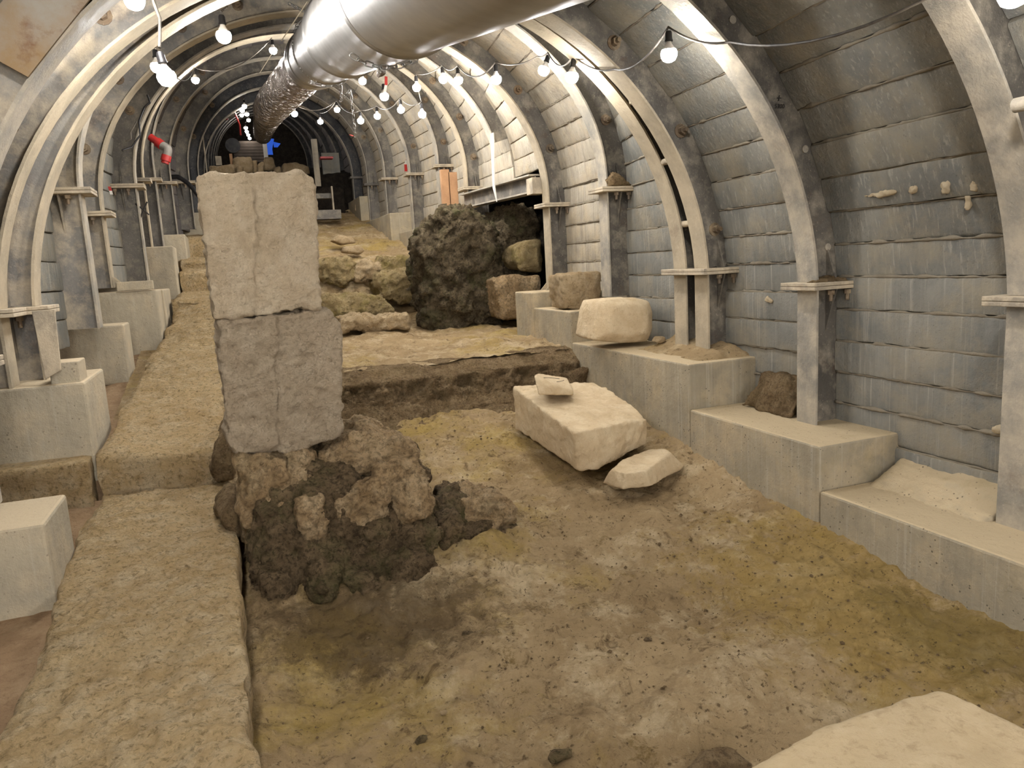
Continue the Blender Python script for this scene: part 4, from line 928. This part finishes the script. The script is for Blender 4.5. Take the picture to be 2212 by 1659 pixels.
# mortar blobs squeezed from the joint in the near bay
for i, (x, y, sx, sz, lab) in enumerate(((1905, 418, .12, .02, 'long ragged strip of dried mortar squeezed from a joint in the near bay'), (1973, 408, .03, .03, 'mortar blob right of the long strip in the near bay'), (2043, 402, .035, .035, 'large mortar blob in the near bay joint'), (2105, 400, .022, .035, 'mortar blob nearest the right rib'), (2090, 438, .02, .045, 'peeling mortar flake below the joint in the near bay'), (2165, 930, .05, .03, 'crinkled mortar lump low on the wall by the right rib'), (1660, 648, .05, .025, 'mortar lump on the wall between the double arch and 5300 post'))):
    Y = at(x, y, X=3.17).y; fr = FRS['A'] if i < 6 else FRS['B']
    p = at(x, y, X=3.19); 
    if p.z > -.3:
        for _ in range(12):
            fx = fr.xat(p.z, 1, .2); p = at(x, y, X=fx-.022)
    solid('mortar_blob', blob(p, (.016, sx, sz), 26, i), 'mortar', lab, 'mortar', .006, [('CLOUDS', .05, .03), ('CLOUDS', .02, .012)], None, 0)
# ------------------------------------------------------------------ the far narrow tunnel
for k, (Y, xm, a, zc) in enumerate(((17.2, 1.22, 1.32, 2.3), (18.6, 1.24, 1.28, 2.5), (20.0, 1.26, 1.25, 2.7), (21.4, 1.28, 1.22, 2.9), (22.8, 1.3, 1.2, 3.1))):
    FRS['K%d' % k] = Fr(Y, xm, a, zc, 1.3, zc-.5, zc-.5, zc-1.1, zc-1.1, .16, .06)
    build_frame('K%d' % k, ['first', 'second', 'third', 'fourth', 'fifth'][k]+' dark steel hoop inside the distant narrow tunnel', 'steel_dark', 'steel', (), detail=False, webl='steel_dark')
ks = ['J', 'K0', 'K1', 'K2', 'K3', 'K4']
for i in range(5):
    for sd, nm in ((1, 'wall_right'), (-1, 'wall_left')):
        lag(ks[i], ks[i+1], sd, FRS[ks[i+1]].zc-1.2, 'panel_dark', nm, seed=60+i*2+sd, d=.12)
def flatbox(name, px, Y, dep, mat, label, cat, bevel=0):
    (x0, y0), (x1, y1) = px; a, b = at(x0, y1, Y=Y), at(x1, y0, Y=Y); m = MB(); m.box(a.x, b.x, Y, Y+dep, a.z, b.z)
    return tag(m.build(name, mat, None, bevel=bevel), label, cat)
PB = thing('plank_hoarding', 'grey board hoarding closing the far end of the tunnel', 'hoarding', at(540, 350, Y=22))
for k in range(7):
    a, b = at(506, 304+(k+1)*6.6, Y=22), at(573, 304+k*6.6+.7, Y=22); m = MB(); m.box(a.x, b.x, 22, 22.04, a.z, b.z); m.build('board', 'plank', PB)
a, b = at(571, 345, Y=21.95), at(575, 298, Y=21.95); m = MB(); m.box(a.x, b.x, 21.93, 21.99, a.z, b.z); m.build('edge_post', 'white', PB)
m = MB(); a = at(503, 314, Y=21.8); m.cyl(a, a+V((0, .05, 0)), .19, 24); tag(m.build('round_plate', 'steel_dark', None), 'round grey plate left of the far hoarding', 'plate')
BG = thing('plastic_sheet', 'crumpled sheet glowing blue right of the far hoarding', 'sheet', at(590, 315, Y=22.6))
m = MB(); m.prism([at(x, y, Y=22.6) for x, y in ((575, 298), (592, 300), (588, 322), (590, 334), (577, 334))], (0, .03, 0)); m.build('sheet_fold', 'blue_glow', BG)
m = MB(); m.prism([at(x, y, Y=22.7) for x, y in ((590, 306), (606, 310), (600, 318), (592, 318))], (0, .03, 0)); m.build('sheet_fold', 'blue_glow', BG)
m = MB(); m.box(-1.5, 4.2, 24.5, 24.7, 1.5, 5.5); tag(m.build('wall_back', 'soil_shaded'), kind='structure')
for outl, Y, lab in (([(450, 378), (450, 357), (505, 356), (512, 378)], 16.4, 'low earth-brown block behind the top left of the pillar'), ([(502, 378), (505, 342), (540, 338), (545, 352), (545, 378)], 16.6, 'tall brown stone behind the top of the pillar'),
        ([(544, 378), (543, 346), (556, 345), (558, 376)], 16.8, 'narrow stone between two taller ones behind the pillar'), ([(557, 378), (558, 352), (570, 348), (572, 376)], 16.6, 'short rubble stone in the far row behind the pillar'),
        ([(568, 368), (570, 340), (590, 337), (594, 360), (588, 370)], 16.9, 'squared stone at the foot of the blue sheet'), ([(590, 378), (594, 362), (606, 358), (610, 378)], 16.5, 'small brown stone right of the squared far stone'),
        ([(606, 380), (612, 352), (640, 350), (668, 358), (672, 380)], 16.7, 'long dark brown stone at the right end of the far row'), ([(508, 378), (512, 358), (524, 358), (526, 378)], 16.2, 'rounded stone in front of the tall brown one in the far row')):
    solid('far_block', px_rock(outl, Y, .4, .05), 'rough_stone', lab, 'stone', .035, ROCKY)
flatbox('cardboard_box', ((464, 357), (480, 337)), 17.6, .25, 'plate', 'pale box standing far back on the left behind the pillar', 'box', .01)
flatbox('timber_post', ((495, 356), (504, 332)), 17.5, .1, 'wood', 'short orange-brown board beside the far stones', 'timber')
flatbox('timber_post', ((438, 372), (446, 280)), 15.6, .1, 'plate', 'pale upright post left of the distant red pipe', 'timber')
m = px_rock([(668, 480), (670, 418), (700, 402), (745, 404), (748, 480)], 15.75, .4, .03); solid('shaded_bank', m, 'soil_shaded', 'earth bank coloured dark for the shade of the square opening at the right mouth of the narrow tunnel', 'earth bank', .05, ROCKY)  # dark block put in for the dim opening, its shade in the colour
flatbox('wall_panel', ((672, 402), (694, 300)), 15.6, .06, 'panel_pale', 'pale flat wall panel at the right mouth of the narrow tunnel', 'panel')
flatbox('wall_panel', ((694, 402), (738, 330)), 16.6, .06, 'panel', 'pale grey panel deeper behind the first one', 'panel')
flatbox('steel_beam', ((692, 342), (720, 338)), 15.3, .2, 'red', 'reddish steel ledge on the far grey panels', 'beam')
flatbox('steel_beam', ((680, 428), (718, 418)), 14.6, .2, 'steel', 'grey steel sill above the dark square opening', 'beam')
flatbox('steel_beam', ((680, 472), (738, 454)), 14.0, .3, 'steel', 'grey steel sill below the dark square opening', 'beam')
flatbox('steel_stanchion', ((715, 456), (723, 402)), 14.3, .1, 'plate', 'short pale stanchion right of the dark square opening', 'post')
# ------------------------------------------------------------------ world and view
w = bpy.data.worlds.new('World'); S.world = w; w.use_nodes = True
w.node_tree.nodes['Background'].inputs[0].default_value = (.9, .85, .8, 1); w.node_tree.nodes['Background'].inputs[1].default_value = .03
S.view_settings.view_transform = 'Standard'; S.view_settings.look = 'None'; S.view_settings.gamma = 1
S.view_settings.use_curve_mapping = False; S.view_settings.exposure = 1.53

S.cycles.max_bounces = 6; S.cycles.diffuse_bounces = 3; S.cycles.glossy_bounces = 3; S.cycles.caustics_reflective = False; S.cycles.caustics_refractive = False
S.cycles.use_adaptive_sampling = True; S.cycles.adaptive_threshold = .03; S.cycles.use_denoising = True
